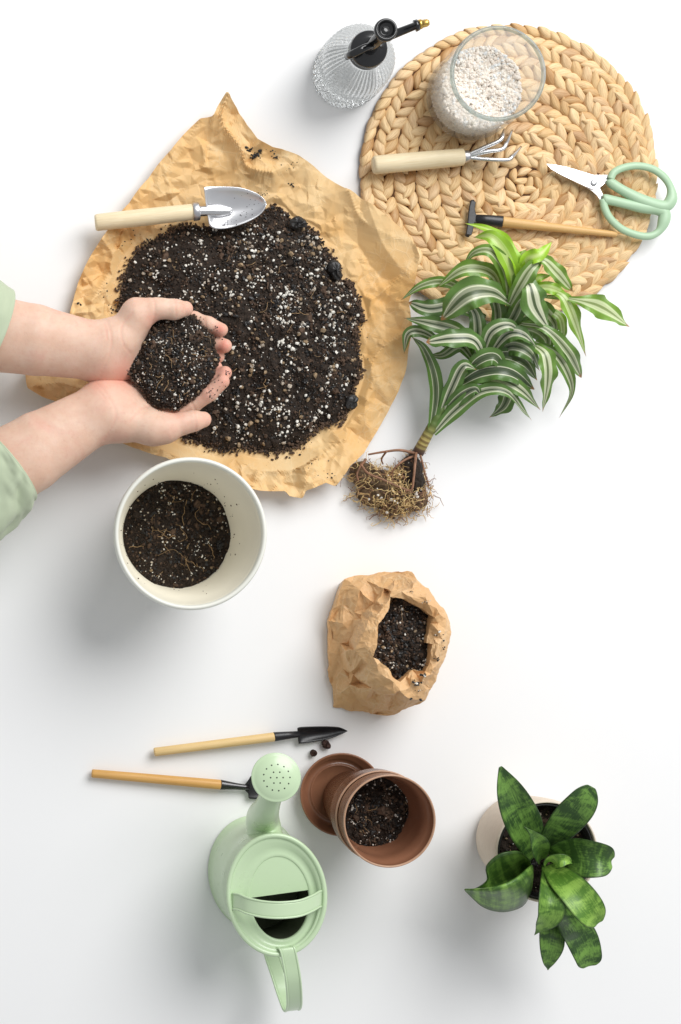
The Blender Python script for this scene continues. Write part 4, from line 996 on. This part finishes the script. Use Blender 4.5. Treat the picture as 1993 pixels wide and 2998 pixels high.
# striped dracaena lying bare-rooted
pc = Z4(430, 1130, 0)
dr = thing('dracaena_plant', 'uprooted dracaena with white striped green leaves lying beside the mat', 'plant', pc)
st_pts = [(428, 1138, .020), (470, 1060, .027), (535, 940, .034), (630, 790, .040), (740, 640, .048), (830, 500, .054), (890, 380, .058), (920, 300, .060)]
V, F = tube_data([Z4(*p) for p in st_pts], [Z4.L(r) for r in (27, 24, 20, 18, 18, 17, 14, 8)], 14, 60)
UVs = [(j/14, i/59) for i in range(60) for j in range(14)]+[(0, 0), (0, 1)]
mk('stem', V, F, M['cane'], dr, uv=UVs)
LV = [  # centreline (x, y, height mm), half widths, (lime, pale, dark), fold
 ([(488, 1050, 30), (508, 890, 40), (500, 770, 48), (455, 670, 46), (398, 612, 40)], [16, 34, 36, 28, 8], (0, .25, .2), .5),
 ([(498, 1050, 30), (590, 945, 42), (715, 862, 60), (830, 858, 66), (915, 935, 48), (957, 996, 30)], [16, 42, 40, 34, 20, 4], (0, .35, .05), .35),
 ([(520, 990, 32), (580, 850, 50), (635, 740, 68), (705, 757, 62)], [14, 40, 42, 5], (0, .3, .05), .35),
 ([(530, 970, 32), (620, 880, 50), (690, 848, 62), (716, 872, 58)], [14, 40, 34, 8], (0, .2, .1), .35),
 ([(600, 840, 40), (720, 770, 62), (850, 770, 72), (965, 850, 50)], [20, 54, 52, 16], (0, .25, .1), .3),
 ([(660, 800, 44), (800, 800, 60), (900, 850, 62), (984, 942, 34)], [16, 34, 40, 5], (.05, .55, 0), .25),
 ([(800, 790, 40), (838, 850, 36), (820, 925, 30), (752, 976, 20)], [14, 40, 44, 4], (0, .3, .1), .25),
 ([(960, 640, 66), (1008, 690, 80), (1022, 800, 70), (1000, 950, 34)], [14, 40, 46, 6], (0, 1.0, 0), .2),
 ([(960, 630, 66), (1060, 690, 70), (1120, 790, 58), (1132, 870, 44), (1080, 978, 22)], [12, 32, 30, 14, 3], (0, .2, .1), .35),
 ([(900, 545, 66), (1020, 570, 80), (1120, 680, 70), (1182, 790, 36)], [14, 24, 44, 16], (0, .45, 0), .2),
 ([(1000, 380, 70), (1090, 410, 92), (1140, 520, 84), (1196, 694, 46)], [12, 30, 56, 6], (.28, 1.0, 0), .2),
 ([(1000, 420, 70), (1150, 435, 96), (1270, 470, 90), (1405, 556, 60)], [10, 18, 66, 14], (.08, .55, 0), .18),
 ([(870, 400, 76), (935, 365, 100), (975, 470, 98), (1042, 592, 66)], [16, 40, 74, 10], (.02, .5, 0), .15),
 ([(900, 330, 84), (985, 255, 104), (1060, 310, 100), (1132, 392, 82)], [12, 26, 46, 18], (.12, .8, 0), .15),
 ([(900, 390, 76), (880, 260, 96), (790, 130, 92), (635, 82, 70)], [14, 34, 32, 3], (.95, .2, 0), .3),
 ([(870, 420, 74), (850, 270, 98), (775, 150, 104), (686, 150, 88)], [14, 44, 40, 5], (.72, .3, 0), .25),
 ([(845, 450, 72), (835, 310, 92), (765, 215, 104), (690, 215, 98), (632, 296, 78)], [16, 46, 38, 30, 4], (.12, .4, 0), .25),
 ([(820, 450, 64), (770, 320, 82), (640, 300, 88), (510, 382, 66)], [14, 36, 48, 5], (.08, .5, 0), .25),
 ([(862, 462, 74), (770, 400, 100), (650, 415, 104), (530, 528, 76)], [8, 50, 80, 26], (.05, .35, 0), .15),
 ([(700, 430, 50), (560, 365, 64), (450, 370, 62), (348, 442, 44)], [16, 28, 26, 4], (.05, .4, .05), .3),
 ([(740, 520, 52), (600, 470, 64), (480, 475, 62), (384, 455, 46)], [16, 42, 44, 20], (0, .5, .15), .3),
 ([(720, 640, 52), (600, 575, 66), (480, 545, 66), (362, 520, 52)], [16, 40, 44, 4], (0, .25, .15), .35),
 ([(560, 650, 40), (450, 585, 50), (385, 590, 48), (362, 684, 26)], [10, 26, 30, 4], (0, .35, .1), .3),
 ([(740, 720, 54), (690, 625, 80), (590, 615, 84), (474, 632, 70)], [14, 44, 54, 34], (0, .75, 0), .15),
 ([(730, 700, 54), (765, 590, 80), (850, 555, 86), (922, 612, 74)], [14, 44, 36, 4], (0, .9, .05), .3),
 ([(760, 690, 54), (830, 600, 78), (920, 600, 84), (985, 672, 62)], [14, 46, 40, 8], (0, .6, .1), .3),
 ([(760, 720, 48), (850, 650, 68), (940, 680, 74), (985, 760, 50)], [14, 46, 46, 8], (0, .4, .2), .3),
 ([(740, 740, 46), (820, 690, 62), (910, 720, 66), (965, 800, 46)], [16, 52, 56, 10], (0, .25, .25), .3),
 ([(640, 800, 44), (700, 720, 66), (775, 695, 74), (826, 748, 68)], [14, 46, 50, 18], (0, .25, .1), .3),
 ([(845, 460, 74), (890, 370, 94), (950, 290, 104), (1010, 255, 98)], [16, 44, 46, 8], (.05, .45, .1), .35),
 ([(900, 340, 82), (925, 255, 100), (985, 225, 108), (1046, 165, 98)], [14, 40, 40, 3], (.95, .2, 0), .25),
 ([(905, 330, 80), (900, 250, 92), (930, 205, 96)], [14, 30, 5], (.55, .2, 0), .25),
 ([(915, 420, 76), (990, 380, 92), (1060, 385, 92), (1110, 420, 80)], [12, 26, 34, 10], (.6, .9, 0), .25),
 ([(900, 400, 78), (980, 340, 94), (1040, 320, 94)], [12, 24, 5], (.9, .9, 0), .25),
 ([(700, 720, 46), (705, 600, 58), (690, 500, 62), (640, 440, 58)], [14, 42, 40, 6], (0, .3, .3), .35),
 ([(760, 640, 50), (790, 520, 62), (770, 420, 66), (730, 360, 60)], [14, 44, 40, 6], (0, .3, .3), .35),
 ([(790, 620, 50), (860, 520, 66), (905, 440, 72), (960, 400, 64)], [14, 44, 44, 8], (0, .3, .3), .35),
 ([(680, 720, 44), (620, 650, 50), (540, 690, 44), (470, 690, 34)], [14, 34, 26, 5], (0, .3, .4), .3),
 ([(830, 600, 50), (940, 560, 62), (1020, 610, 56), (1010, 700, 40)], [14, 50, 44, 8], (0, .2, .35), .3),
 ([(860, 540, 56), (980, 480, 70), (1060, 540, 60), (1050, 620, 44)], [14, 44, 40, 6], (0, .2, .3), .3),
 ([(1000, 470, 60), (1080, 520, 66), (1090, 600, 54), (1080, 640, 44)], [10, 30, 26, 5], (.3, .2, .1), .3),
]
rl = np.random.default_rng(17)
for i, (cl, hw, tn, fo) in enumerate(LV):
    my = np.mean([q[1] for q in cl]); mx_ = np.mean([q[0] for q in cl])
    lime = tn[0]*.85+(.30*rl.uniform(.3, 1) if (my < 440 or mx_ > 980) else .06*rl.uniform())
    pale = min(1, max(0, tn[1]+rl.uniform(-.2, .45)+(.25 if mx_ > 950 else 0)))
    k = rl.uniform(.80, .98)
    leaf('leaf', Z4, [(a+rl.normal()*3, b+rl.normal()*3, z*mm) for a, b, z in cl], [w*k for w in hw], M['dracaena'], dr, (min(1, lime), pale, tn[2]*1.1), fo*rl.uniform(.3, 1.3), fexp=1.05, taper=.45 if hw[-1] < 14 else .12, ripple=rl.uniform(.10, .34), seed=i*1.7, n=28, roll=[0, .2*math.sin(i*2.1), .5*math.sin(i*1.3)])
# roots
RB = [(432, 1120), (385, 1165), (330, 1205), (262, 1225), (215, 1175), (150, 1150), (100, 1175), (95, 1255), (150, 1300), (120, 1330), (165, 1385), (240, 1400), (300, 1462), (345, 1440), (420, 1425), (508, 1398), (512, 1350), (482, 1270), (458, 1175)]
RBB = Blob([Z4(*p, .02) for p in RB], Z4(330, 1300, .02))
def root_z(t): return .004+.036*(1-np.clip(t, 0, 1)**2.2)
rng = np.random.default_rng(31)
core = Blob([Z4(*p, .03) for p in [(434, 1122), (405, 1148), (365, 1190), (318, 1250), (318, 1310), (370, 1350), (450, 1360), (488, 1300), (476, 1230), (456, 1155)]])
th = np.linspace(0, 2*math.pi, 60, endpoint=False); V = []
for t in np.linspace(0.02, 1, 16):
    x, y = core.at(t, th); V.append(np.stack([x, y, .006+.032*(1-t**2.2)+np.array([fbm(a*160, b*160, 2) for a, b in zip(x, y)])*.003], 1))
mk('root_ball', np.vstack(V), grid_faces(16, 60, True), M['soil'], dr, smooth=False)
th = np.linspace(0, 2*math.pi, 70, endpoint=False); V = []
for t in np.linspace(0.02, .86, 14):
    x, y = RBB.at(t, th); V.append(np.stack([x, y, .003+.026*(1-t**1.6)+np.array([fbm(a*120, b*120, 5, 4) for a, b in zip(x, y)])*.004], 1))
mk('root_mat', np.vstack(V), grid_faces(14, 70, True), simple('matted_roots', lin(104, 84, 62), .9, 0, .6, 220, bump=1.0, bscale=420), dr, smooth=False)
hair = []; dark = []; pale = []
for i in range(520):
    t = math.sqrt(rng.uniform(0, 1.05)); a = rng.uniform(0, 2*math.pi); x, y = RBB.at(t, np.array(a)); x, y = float(x), float(y)
    d = rng.normal(size=3); d[2] *= .25; d /= np.linalg.norm(d); n = rng.integers(5, 15); off = rng.uniform(.0, .007); phs = rng.uniform(0, 6)
    def zz(q): return max(.0012, float(root_z(RBB.t(q[0], q[1])))*.8+off+.0014*math.sin(q[0]*700+phs))
    P = walk((x, y, .02), d, n, .0019, rng, .5, zz); P = P[1:]
    td = tube_data(P, np.linspace(1, .5, len(P))*rng.uniform(.00030, .00062), 5)
    dsel = (x-Z4(420, 1250).x) > 0
    (pale if rng.uniform() < .5 and not dsel else (dark if rng.uniform() < .55 else hair)).append(td)
for lst, m in ((hair, M['root']), (pale, simple('root_pale', lin(222, 194, 138), .65, 0, .2, 160)), (dark, M['root_thick'])):
    v, f = merge(lst); mk('fine_roots', v, f, m, dr)['kind'] = 'stuff'
for pts, r in (([(412, 1140, 24), (345, 1126, 28), (270, 1134, 26), (200, 1146, 20)], 7), ([(165, 1190, 22), (200, 1232, 30), (270, 1262, 36), (330, 1290, 38), (385, 1310, 38)], 6),
               ([(420, 1140, 26), (415, 1190, 40), (408, 1260, 42), (400, 1305, 40), (370, 1312, 38)], 7),
               ([(438, 1145, 24), (452, 1195, 34), (462, 1240, 36), (480, 1290, 30)], 5),
               ([(420, 1150, 22), (370, 1170, 30), (330, 1200, 30), (300, 1240, 24)], 6), ([(285, 1130, 31), (262, 1165, 22), (268, 1190, 16)], 5),
               ([(190, 1165, 24), (150, 1230, 22), (160, 1280, 20)], 6)):
    tube('root', [Z4(a, b, c*mm) for a, b, c in pts], [Z4.L(r)*k for k in np.linspace(1, .6, len(pts))], M['root_thick'], dr, 8, len(pts)*6)
V = []
C = []
for _ in range(60):
    x, y = RBB.at(math.sqrt(rng.uniform(0, .8)), np.array(rng.uniform(0, 6.28))); C.append((float(x), float(y), float(root_z(RBB.t(x, y)))*.85+.003))
v, f = pebbles(np.array(C), rng.uniform(.0008, .0026, 60), rng); mk('clinging_soil', v, f, [M['soil_brown'], M['perlite']], dr, smooth=False, midx=np.repeat(rng.choice([0, 0, 0, 1], 60), 20))['kind'] = 'stuff'

# ------------------------------------------------------------------ snake plant in cream pot
PH = .100
tc = ZS(832, 872, PH); tc0 = Vector((tc.x, tc.y, 0))
sn = thing('snake_plant_pot', 'cream ceramic plant pot with fine line texture at the lower right', 'plant pot', tc0)
pr = [(.0001, .0006), (.044, .0006), (.0475, .002), (.051, .012), (.0555, .055), (.0575, .080), (.0574, .093), (.0568, .0985), (.0555, .100), (.0545, .0985), (.0540, .07)]
V, F = lathe_data(pr, tc0, 96); UVp = [(j/96*2, z*10) for r, z in pr for j in range(96)]
mk('pot_shell', V, F, M['cream'], sn, uv=UVp)
lathe('inner_pot', [(.0538, .088), (.0535, .096), (.0522, .0968), (.0512, .096), (.0500, .080), (.0470, .02), (.0001, .02)], tc0, M['inner_black'], sn, 72)
bl = Blob([(tc.x+math.cos(a)*.0495, tc.y+math.sin(a)*.0495) for a in np.linspace(0, 6.28, 40)[:-1]], tc)
o = soil_heap('snake_plant_soil', bl, lambda t, x, y: .080+.003*np.cos(t*3)+0*x, 900, 24, np.random.default_rng(14), nroot=4, clumps=20, ngrit=30, edge=0, wall=True)
tag(o, 'dark soil in the cream pot under the mottled leaves', 'soil', kind='stuff')
pl = thing('snake_plant', 'mottled green snake plant rosette growing in the cream pot', 'plant', Vector((tc.x, tc.y, .08)))
SL = [
 ([(735, 905, 88), (690, 780, 112), (605, 590, 138), (500, 350, 160), (425, 128, 172)], [70, 128, 166, 128, 26], (.0, 0, .1), .22, True),
 ([(810, 860, 88), (880, 740, 112), (1000, 590, 135), (1130, 430, 150), (1215, 300, 155)], [60, 118, 152, 138, 74], (.0, 0, .33), .2, True),
 ([(850, 900, 90), (980, 890, 115), (1130, 910, 135), (1280, 930, 145), (1390, 950, 140)], [60, 128, 168, 150, 80], (.12, 0, .52), [.2, .25, .5, .6], True),
 ([(850, 1330, 90), (862, 1480, 105), (865, 1660, 112), (850, 1800, 108), (838, 1896, 100)], [60, 100, 112, 66, 5], (.05, 0, .71), .25, False),
 ([(900, 1230, 92), (1000, 1420, 112), (1110, 1590, 122), (1180, 1760, 122), (1195, 1860, 116)], [60, 118, 142, 124, 98], (.0, 0, .86), .2, True),
 ([(820, 990, 92), (940, 1090, 128), (1080, 1230, 150), (1200, 1380, 156), (1275, 1490, 148)], [50, 112, 140, 136, 78], (.8, 0, .21), .25, True),
 ([(800, 1000, 92), (835, 1150, 128), (850, 1300, 146), (835, 1440, 144), (720, 1592, 122)], [36, 88, 116, 104, 4], (.45, 0, .45), [.3, .5, .5, .2], False),
 ([(780, 940, 95), (765, 850, 140), (735, 770, 158), (695, 705, 166), (634, 650, 172)], [46, 88, 78, 26, 2], (.12, 0, .63), .45, False),
 ([(800, 960, 95), (850, 950, 135), (930, 940, 150), (1000, 940, 152), (1052, 972, 148)], [30, 62, 66, 40, 4], (.9, 0, .77), .5, False),
]
for i, (cl, hw, tn, fo, bt) in enumerate(SL):
    leaf('leaf', ZS, [(a, b, z*mm) for a, b, z in cl], hw, M['snake'], pl, tn, fo, thick=.0011, n=20, nc=9, blunt=bt, seed=i, ripple=.03)
# the curled leaf that rolls outward on the left
def curled():
    rows = []
    # along base -> tip; across far edge, valley, crest, outer flank, outer edge
    A = [[(690, 950, 112), (694, 975, 100), (700, 1000, 92), (702, 985, 116), (708, 1040, 104), (700, 1100, 86)],
         [(600, 872, 148), (630, 940, 118), (655, 1020, 98), (660, 1020, 142), (700, 1090, 122), (694, 1200, 92)],
         [(500, 870, 160), (540, 980, 122), (585, 1090, 100), (588, 1085, 156), (640, 1190, 130), (626, 1330, 98)],
         [(395, 905, 160), (430, 1030, 122), (475, 1150, 104), (476, 1148, 162), (515, 1260, 136), (494, 1382, 104)],
         [(305, 1000, 154), (335, 1090, 126), (362, 1180, 112), (362, 1182, 160), (386, 1270, 138), (372, 1378, 110)],
         [(318, 1110, 140), (300, 1150, 130), (285, 1188, 124), (275, 1192, 150), (278, 1250, 136), (268, 1338, 116)],
         [(215, 1188, 136), (205, 1190, 134), (195, 1192, 134), (188, 1196, 140), (192, 1225, 132), (196, 1276, 122)],
         [(122, 1190, 130), (121, 1192, 130), (121, 1194, 130), (120, 1196, 130), (122, 1200, 128), (126, 1206, 126)]]
    R = np.array([[tuple(ZS(x, y, z*mm)) for x, y, z in r] for r in A])
    n, m = 24, 26; G = smooth_path(R.reshape(8, -1), n).reshape(n, 6, 3)
    V = np.concatenate([smooth_path(g, m) for g in G]); UV = [(j/(m-1), i/(n-1)) for i in range(n) for j in range(m)]
    ob = mk('leaf', V, grid_faces(n, m), M['snake'], pl, uv=UV, tint=(.3, 0, .95), mods=[SOLID(.0016, 0)])
    ob['label'] = 'curled leaf rolling outward'
curled()

# ------------------------------------------------------------------ hands
def surface_nets(f, org, h):
    s = f < 0; nx, ny, nz = f.shape
    c = [(i, j, k) for i in (0, 1) for j in (0, 1) for k in (0, 1)]
    sl = lambda a, i, j, k: a[i:nx-1+i, j:ny-1+j, k:nz-1+k]
    cnt = sum(sl(s, *q).astype(np.int8) for q in c); act = (cnt > 0) & (cnt < 8); I = np.argwhere(act)
    vals = {q: sl(f, *q)[act] for q in c}
    P = np.zeros((len(I), 3)); N = np.zeros(len(I))
    for a in c:
        for ax_ in range(3):
            if a[ax_] == 0:
                b = tuple(1 if t == ax_ else a[t] for t in range(3)); va, vb = vals[a], vals[b]; m = (va < 0) != (vb < 0)
                t = np.where(m, va/(va-vb+1e-20), 0); p = np.tile(np.array(a, float), (len(I), 1)); p[:, ax_] += t
                P += p*m[:, None]; N += m
    P = (I+P/N[:, None])*h+np.array(org)
    idx = -np.ones(act.shape, dtype=np.int64); idx[act] = np.arange(len(I)); Q = []
    for ax_ in range(3):
        o1_, o2_ = (ax_+1) % 3, (ax_+2) % 3
        a0 = [slice(1, -1)]*3; a1 = [slice(1, -1)]*3; a0[ax_] = slice(0, f.shape[ax_]-1); a1[ax_] = slice(1, f.shape[ax_])
        sa0, sb0 = s[tuple(a0)], s[tuple(a1)]; E = np.argwhere(sa0 != sb0); flip = sa0[tuple(E.T)]
        base_ = E.copy(); base_[:, o1_] += 1; base_[:, o2_] += 1
        def g(d1, d2):
            q = base_.copy(); q[:, o1_] -= d1; q[:, o2_] -= d2; return idx[tuple(q.T)]
        quad = np.stack([g(1, 1), g(0, 1), g(0, 0), g(1, 0)], 1); quad[~flip] = quad[~flip][:, ::-1]; Q.append(quad)
    return P, np.vstack(Q)
def hand_mesh(prims, creases, step=.00115):
    """prims: (group, k, [(x,y,hmm,r)]) smooth union in order"""
    A = []
    for g, k, ch in prims:
        for x, y, hh, r in ch: p = Z3(x, y, hh*mm); A.append((p.x-Z3.L(r), p.y-Z3.L(r), p.z-Z3.L(r))); A.append((p.x+Z3.L(r), p.y+Z3.L(r), p.z+Z3.L(r)))
    A = np.array(A); lo_, hi_ = A.min(0)-.006, A.max(0)+.006
    X = [np.arange(lo_[i], hi_[i], step) for i in range(3)]
    G = np.stack(np.meshgrid(*X, indexing='ij'), -1).astype(np.float32)
    F = None
    for g, k, ch in prims:
        d = np.full(G.shape[:3], 1e3, np.float32)
        for (x0, y0, h0, r0), (x1, y1, h1_, r1) in zip(ch[:-1], ch[1:]):
            a = np.array(Z3(x0, y0, h0*mm), np.float32); b = np.array(Z3(x1, y1, h1_*mm), np.float32); ra, rb_ = Z3.L(r0, .09), Z3.L(r1, .09)
            ba = b-a; t = np.clip(((G-a)@ba)/float(ba@ba), 0, 1)
            dd = np.linalg.norm(G-a-t[..., None]*ba, axis=-1)-(ra+(rb_-ra)*t)
            hh = np.maximum(.004-np.abs(d-dd), 0)/.004; d = np.minimum(d, dd)-hh*hh*.001
        if F is None: F = d
        else:
            hh = np.maximum(k-np.abs(F-d), 0)/k; F = np.minimum(F, d)-hh*hh*k*.25
    for pts, dep, w in creases:
        P = smooth_path([tuple(Z3(x, y, .09))[:2] for x, y in pts], 26); dd = np.full(G.shape[:2], 1e3)
        for q in P: dd = np.minimum(dd, np.hypot(G[:, :, 0, 0]-q[0], G[:, :, 0, 1]-q[1]))
        F = F+(dep*np.exp(-(dd/w)**2))[:, :, None].astype(np.float32)
    return surface_nets(F, lo_, step)
up_h = [
 ('arm', .02, [(-260, 240, 92, 165), (200, 330, 94, 146), (560, 402, 94, 116)]),
 ('arm', .03, [(-260, 400, 90, 150), (200, 445, 88, 135), (590, 520, 84, 92)]),
 ('thenar', .022, [(600, 440, 92, 105), (690, 370, 96, 112), (785, 265, 102, 92)]),
 ('hypo', .022, [(600, 535, 82, 80), (760, 555, 70, 66), (900, 560, 58, 56)]),
 ('palm', .018, [(640, 490, 82, 82), (800, 440, 66, 66), (940, 420, 58, 58)]),
 ('palm', .016, [(690, 400, 86, 80), (860, 330, 72, 62), (930, 305, 68, 54)]),
 ('thumb', .010, [(785, 225, 104, 86), (880, 205, 108, 62), (930, 203, 109, 56), (1000, 208, 109, 57), (1062, 205, 106, 45)]),
 ('index', .006, [(930, 300, 68, 50), (1110, 265, 72, 45), (1195, 293, 82, 42), (1270, 325, 86, 38)]),
 ('middle', .005, [(970, 380, 58, 48), (1150, 385, 62, 45), (1235, 403, 74, 43), (1290, 417, 80, 41)]),
 ('ring', .005, [(960, 460, 52, 46), (1140, 462, 56, 43), (1215, 470, 66, 41), (1250, 480, 70, 39)]),
 ('little', .005, [(920, 545, 52, 41), (1060, 545, 54, 35), (1130, 535, 60, 33), (1165, 530, 64, 31)]),
]
lo_h = [
 ('arm', .02, [(-260, 1190, 88, 165), (200, 940, 90, 140), (560, 742, 88, 104)]),
 ('arm', .03, [(-220, 1365, 92, 175), (200, 1105, 93, 142), (592, 862, 92, 92)]),
 ('thenar', .022, [(610, 800, 92, 110), (720, 850, 96, 115), (880, 888, 102, 92)]),
 ('hypo', .022, [(600, 700, 82, 80), (760, 680, 70, 66), (890, 625, 58, 56)]),
 ('palm', .018, [(640, 740, 84, 86), (800, 760, 68, 66), (940, 740, 60, 58)]),
 ('palm', .016, [(720, 810, 88, 86), (860, 830, 78, 66), (955, 828, 76, 56)]),
 ('thumb', .010, [(880, 890, 103, 92), (955, 888, 105, 84), (1050, 862, 106, 61), (1110, 848, 106, 58), (1166, 840, 103, 46)]),
 ('index', .006, [(955, 828, 76, 52), (1100, 758, 80, 48), (1200, 690, 90, 46), (1276, 622, 96, 41)]),
 ('middle', .005, [(960, 740, 60, 50), (1130, 665, 64, 45), (1225, 605, 80, 43), (1290, 572, 88, 40)]),
 ('ring', .005, [(940, 670, 54, 45), (1110, 602, 58, 41), (1190, 565, 72, 39), (1240, 540, 78, 36)]),
 ('little', .005, [(900, 620, 52, 39), (1040, 585, 54, 35), (1110, 572, 60, 33), (1150, 565, 62, 31)]),
]
CR1 = [([(604, 290), (622, 380), (615, 470), (560, 612)], .00055, .0014), ([(862, 150), (868, 230), (862, 320)], .0008, .0016), ([(985, 150), (990, 262)], .0005, .0012), ([(590, 300), (600, 400)], .0004, .001), ([(1175, 250), (1185, 330)], .0006, .0012), ([(1040, 165), (1045, 250)], .0004, .0012), ([(735, 470), (690, 420), (680, 330), (740, 250)], .0006, .0014)]
V1, F1 = hand_mesh(up_h, CR1)
CR2 = [([(548, 640), (610, 720), (648, 830), (590, 960)], .00055, .0014), ([(530, 650), (590, 730)], .0004, .001), ([(1000, 800), (930, 800), (880, 760)], .0007, .0015), ([(1095, 780), (1105, 910)], .0005, .0012), ([(1170, 640), (1220, 735)], .0008, .0012), ([(1085, 720), (1125, 790)], .0007, .0012), ([(1045, 745), (1140, 668), (1250, 592)], .0008, .0012), ([(860, 760), (790, 790), (730, 860)], .0006, .0014)]
V2, F2 = hand_mesh(lo_h, CR2)
pb_ = Z3(300, 700, 0)
person = thing('person', 'two bare forearms in green sleeves cupping a handful of soil', 'person', Vector((pb_.x, pb_.y, .04)))
VV = np.vstack([V1, V2]); FF = np.vstack([F1, F2+len(V1)])
tips = [(1262, 322, 26, 1), (1290, 417, 30, 1.1), (1070, 205, 30, .35), (1280, 618, 34, .7), (1295, 570, 34, .8), (1170, 840, 34, .35), (700, 585, 60, .75), (560, 640, 40, .55), (600, 600, 50, .5), (1250, 480, 30, 1), (1240, 540, 30, .8), (1000, 800, 40, .4), (860, 290, 30, .5), (1180, 690, 40, .4)]
pk = np.zeros(len(VV))
for x, y, r, k in tips:
    p = Z3(x, y, .09); pk = np.maximum(pk, k*np.exp(-(((VV[:, 0]-p.x)**2+(VV[:, 1]-p.y)**2)/(Z3.L(r)*1.5)**2)))
for cr_ in CR1+CR2:
    for q in smooth_path([tuple(Z3(x, y, .09))[:2] for x, y in cr_[0]], 30): pk = np.maximum(pk, .26*np.exp(-((VV[:, 0]-q[0])**2+(VV[:, 1]-q[1])**2)/.0013**2))
tn = np.stack([pk, pk, pk], 1)
mk('arms', VV, FF, M['skin'], person, tint=tn, mods=[('SMOOTH', {'iterations': 3, 'factor': .5})])
# thumbnail seen on the lower hand
def nail(cx, cy, h, ang, l, w, tilt):
    c = np.array(Z3(cx, cy, h*mm)); d = np.array([math.cos(ang), math.sin(ang), 0]); e_ = np.array([-d[1], d[0], 0]); up = np.array([0, 0, 1.0])
    e2 = e_*math.cos(tilt)+up*math.sin(tilt); n_ = np.cross(d, e2); V = []
    for i in range(8):
        u = -1+2*i/7
        for j in range(7):
            v = -1+2*j/6; ww = w*(1-.25*max(0, u)**2)*(1 if u > -.8 else .8)
            V.append(c+d*u*l+e2*v*ww+n_*(-.0012*v*v-.0006*u*u))
    mk('fingernail', np.array(V), grid_faces(8, 7), M['nail'], person, mods=[SOLID(.0004, 0)])
nail(1184, 860, 108.5, math.radians(8), .0042, .0036, .75)

# sleeves
def sleeve(rings, seed, ang, folds=.0022, shear=40):
    NA = 72; rows = []; d = np.array([math.cos(ang), math.sin(ang), 0]); e_ = np.array([-d[1], d[0], 0]); th = np.linspace(0, 2*math.pi, NA, endpoint=False)
    for (cx_, cy_, hh, rw, rh) in rings:
        c = np.array(Z3(cx_, cy_, hh*mm)); w = Z3.L(rw, .09); sh = Z3.L(shear, .09)*np.maximum(np.sin(th), 0)
        rows.append((c+w*np.cos(th)[:, None]*e_+sh[:, None]*d+rh*mm*np.sin(th)[:, None]*np.array([0, 0, 1.0])).ravel())
    n = 44; G = smooth_path(rows, n).reshape(n, NA, 3)
    for i in range(n):
        c = G[i].mean(0)
        for j in range(NA):
            q = G[i, j]-c; L = np.linalg.norm(q)+1e-9; fade = min(1, max(0, (i-3)/9.)); al = math.cos(j/NA*6.283)
            wv = math.sin(9*al+i*.22+seed+2.0*fbm(i*.05, al*2+seed, 1.0))*.6+fbm(i*.09+seed, 2*al+seed, 2*math.sin(j/NA*6.283), 3)
            G[i, j] += q/L*wv*folds*fade
    sl_ = mk('sleeve', G.reshape(-1, 3), grid_faces(n, NA, True), M['cloth'], person, mods=[SOLID(.0022, 0)])
    tube('hem', [Vector(p) for p in G[0]]+[Vector(G[0][0])], .0013, M['cloth'], sl_, 8)
sleeve([(-40, 350, 94, 272, 45), (-60, 342, 94, 278, 46), (-120, 320, 94, 288, 47), (-200, 295, 94, 290, 47), (-330, 250, 94, 290, 47), (-620, 150, 94, 290, 47)], 2.0, math.radians(-21.7), .0016, 62)
sleeve([(62, 1106, 92, 232, 45), (46, 1124, 92, 240, 46), (-14, 1176, 90, 256, 47), (-90, 1258, 88, 262, 48), (-250, 1370, 88, 280, 48), (-560, 1600, 88, 290, 48)], 7.0, math.radians(37.7), .0040, 26)

# soil held in the hands
HO = [(750, 500), (775, 430), (830, 340), (868, 275), (930, 262), (1000, 262), (1070, 240), (1115, 240), (1160, 300), (1225, 365), (1232, 440), (1262, 480), (1240, 545), (1208, 600), (1180, 655), (1100, 722), (1050, 762), (1012, 788), (960, 770), (900, 765), (858, 735), (830, 680), (795, 640), (752, 600)]
HB = Blob([Z3(*p, .098) for p in HO])
def hand_z(t, x, y): return .092+.017*(1-np.clip(t, 0, 1)**2.4)+0*x
o = soil_heap('soil_handful', HB, hand_z, 3800, 330, np.random.default_rng(15), nroot=26, clumps=36, ngrit=40, edge=.012, z0=.086, perl=(.0006, .0017))
rg1 = np.random.default_rng(40); C = []; R = []
for (a, b, n, sx) in [(1140, 262, 16, 20), (1235, 322, 8, 14), (1250, 640, 12, 26), (1300, 575, 14, 12), (1190, 690, 10, 18), (1205, 715, 6, 10), (735, 560, 6, 10), (900, 780, 8, 16), (780, 640, 6, 14), (1260, 370, 6, 12)]:
    for _ in range(n):
        p = Z3(a+rg1.normal()*sx, b+rg1.normal()*sx*.7, .09); k = np.argmin((VV[:, 0]-p.x)**2+(VV[:, 1]-p.y)**2-VV[:, 2]*.0002)
        C.append(VV[k]+np.array([0, 0, .0002])); R.append(rg1.uniform(.0003, .0010))
vb, fb = pebbles(np.array(C), np.array(R), rg1, .3)
tag(mk('soil_crumbs', vb, fb, M['soil_black'], smooth=False), 'tiny soil crumbs stuck to the fingers of the cupped hands', 'soil', kind='stuff')
tag(o, 'mound of dark soil with root hairs held in the cupped hands', 'soil', kind='stuff')
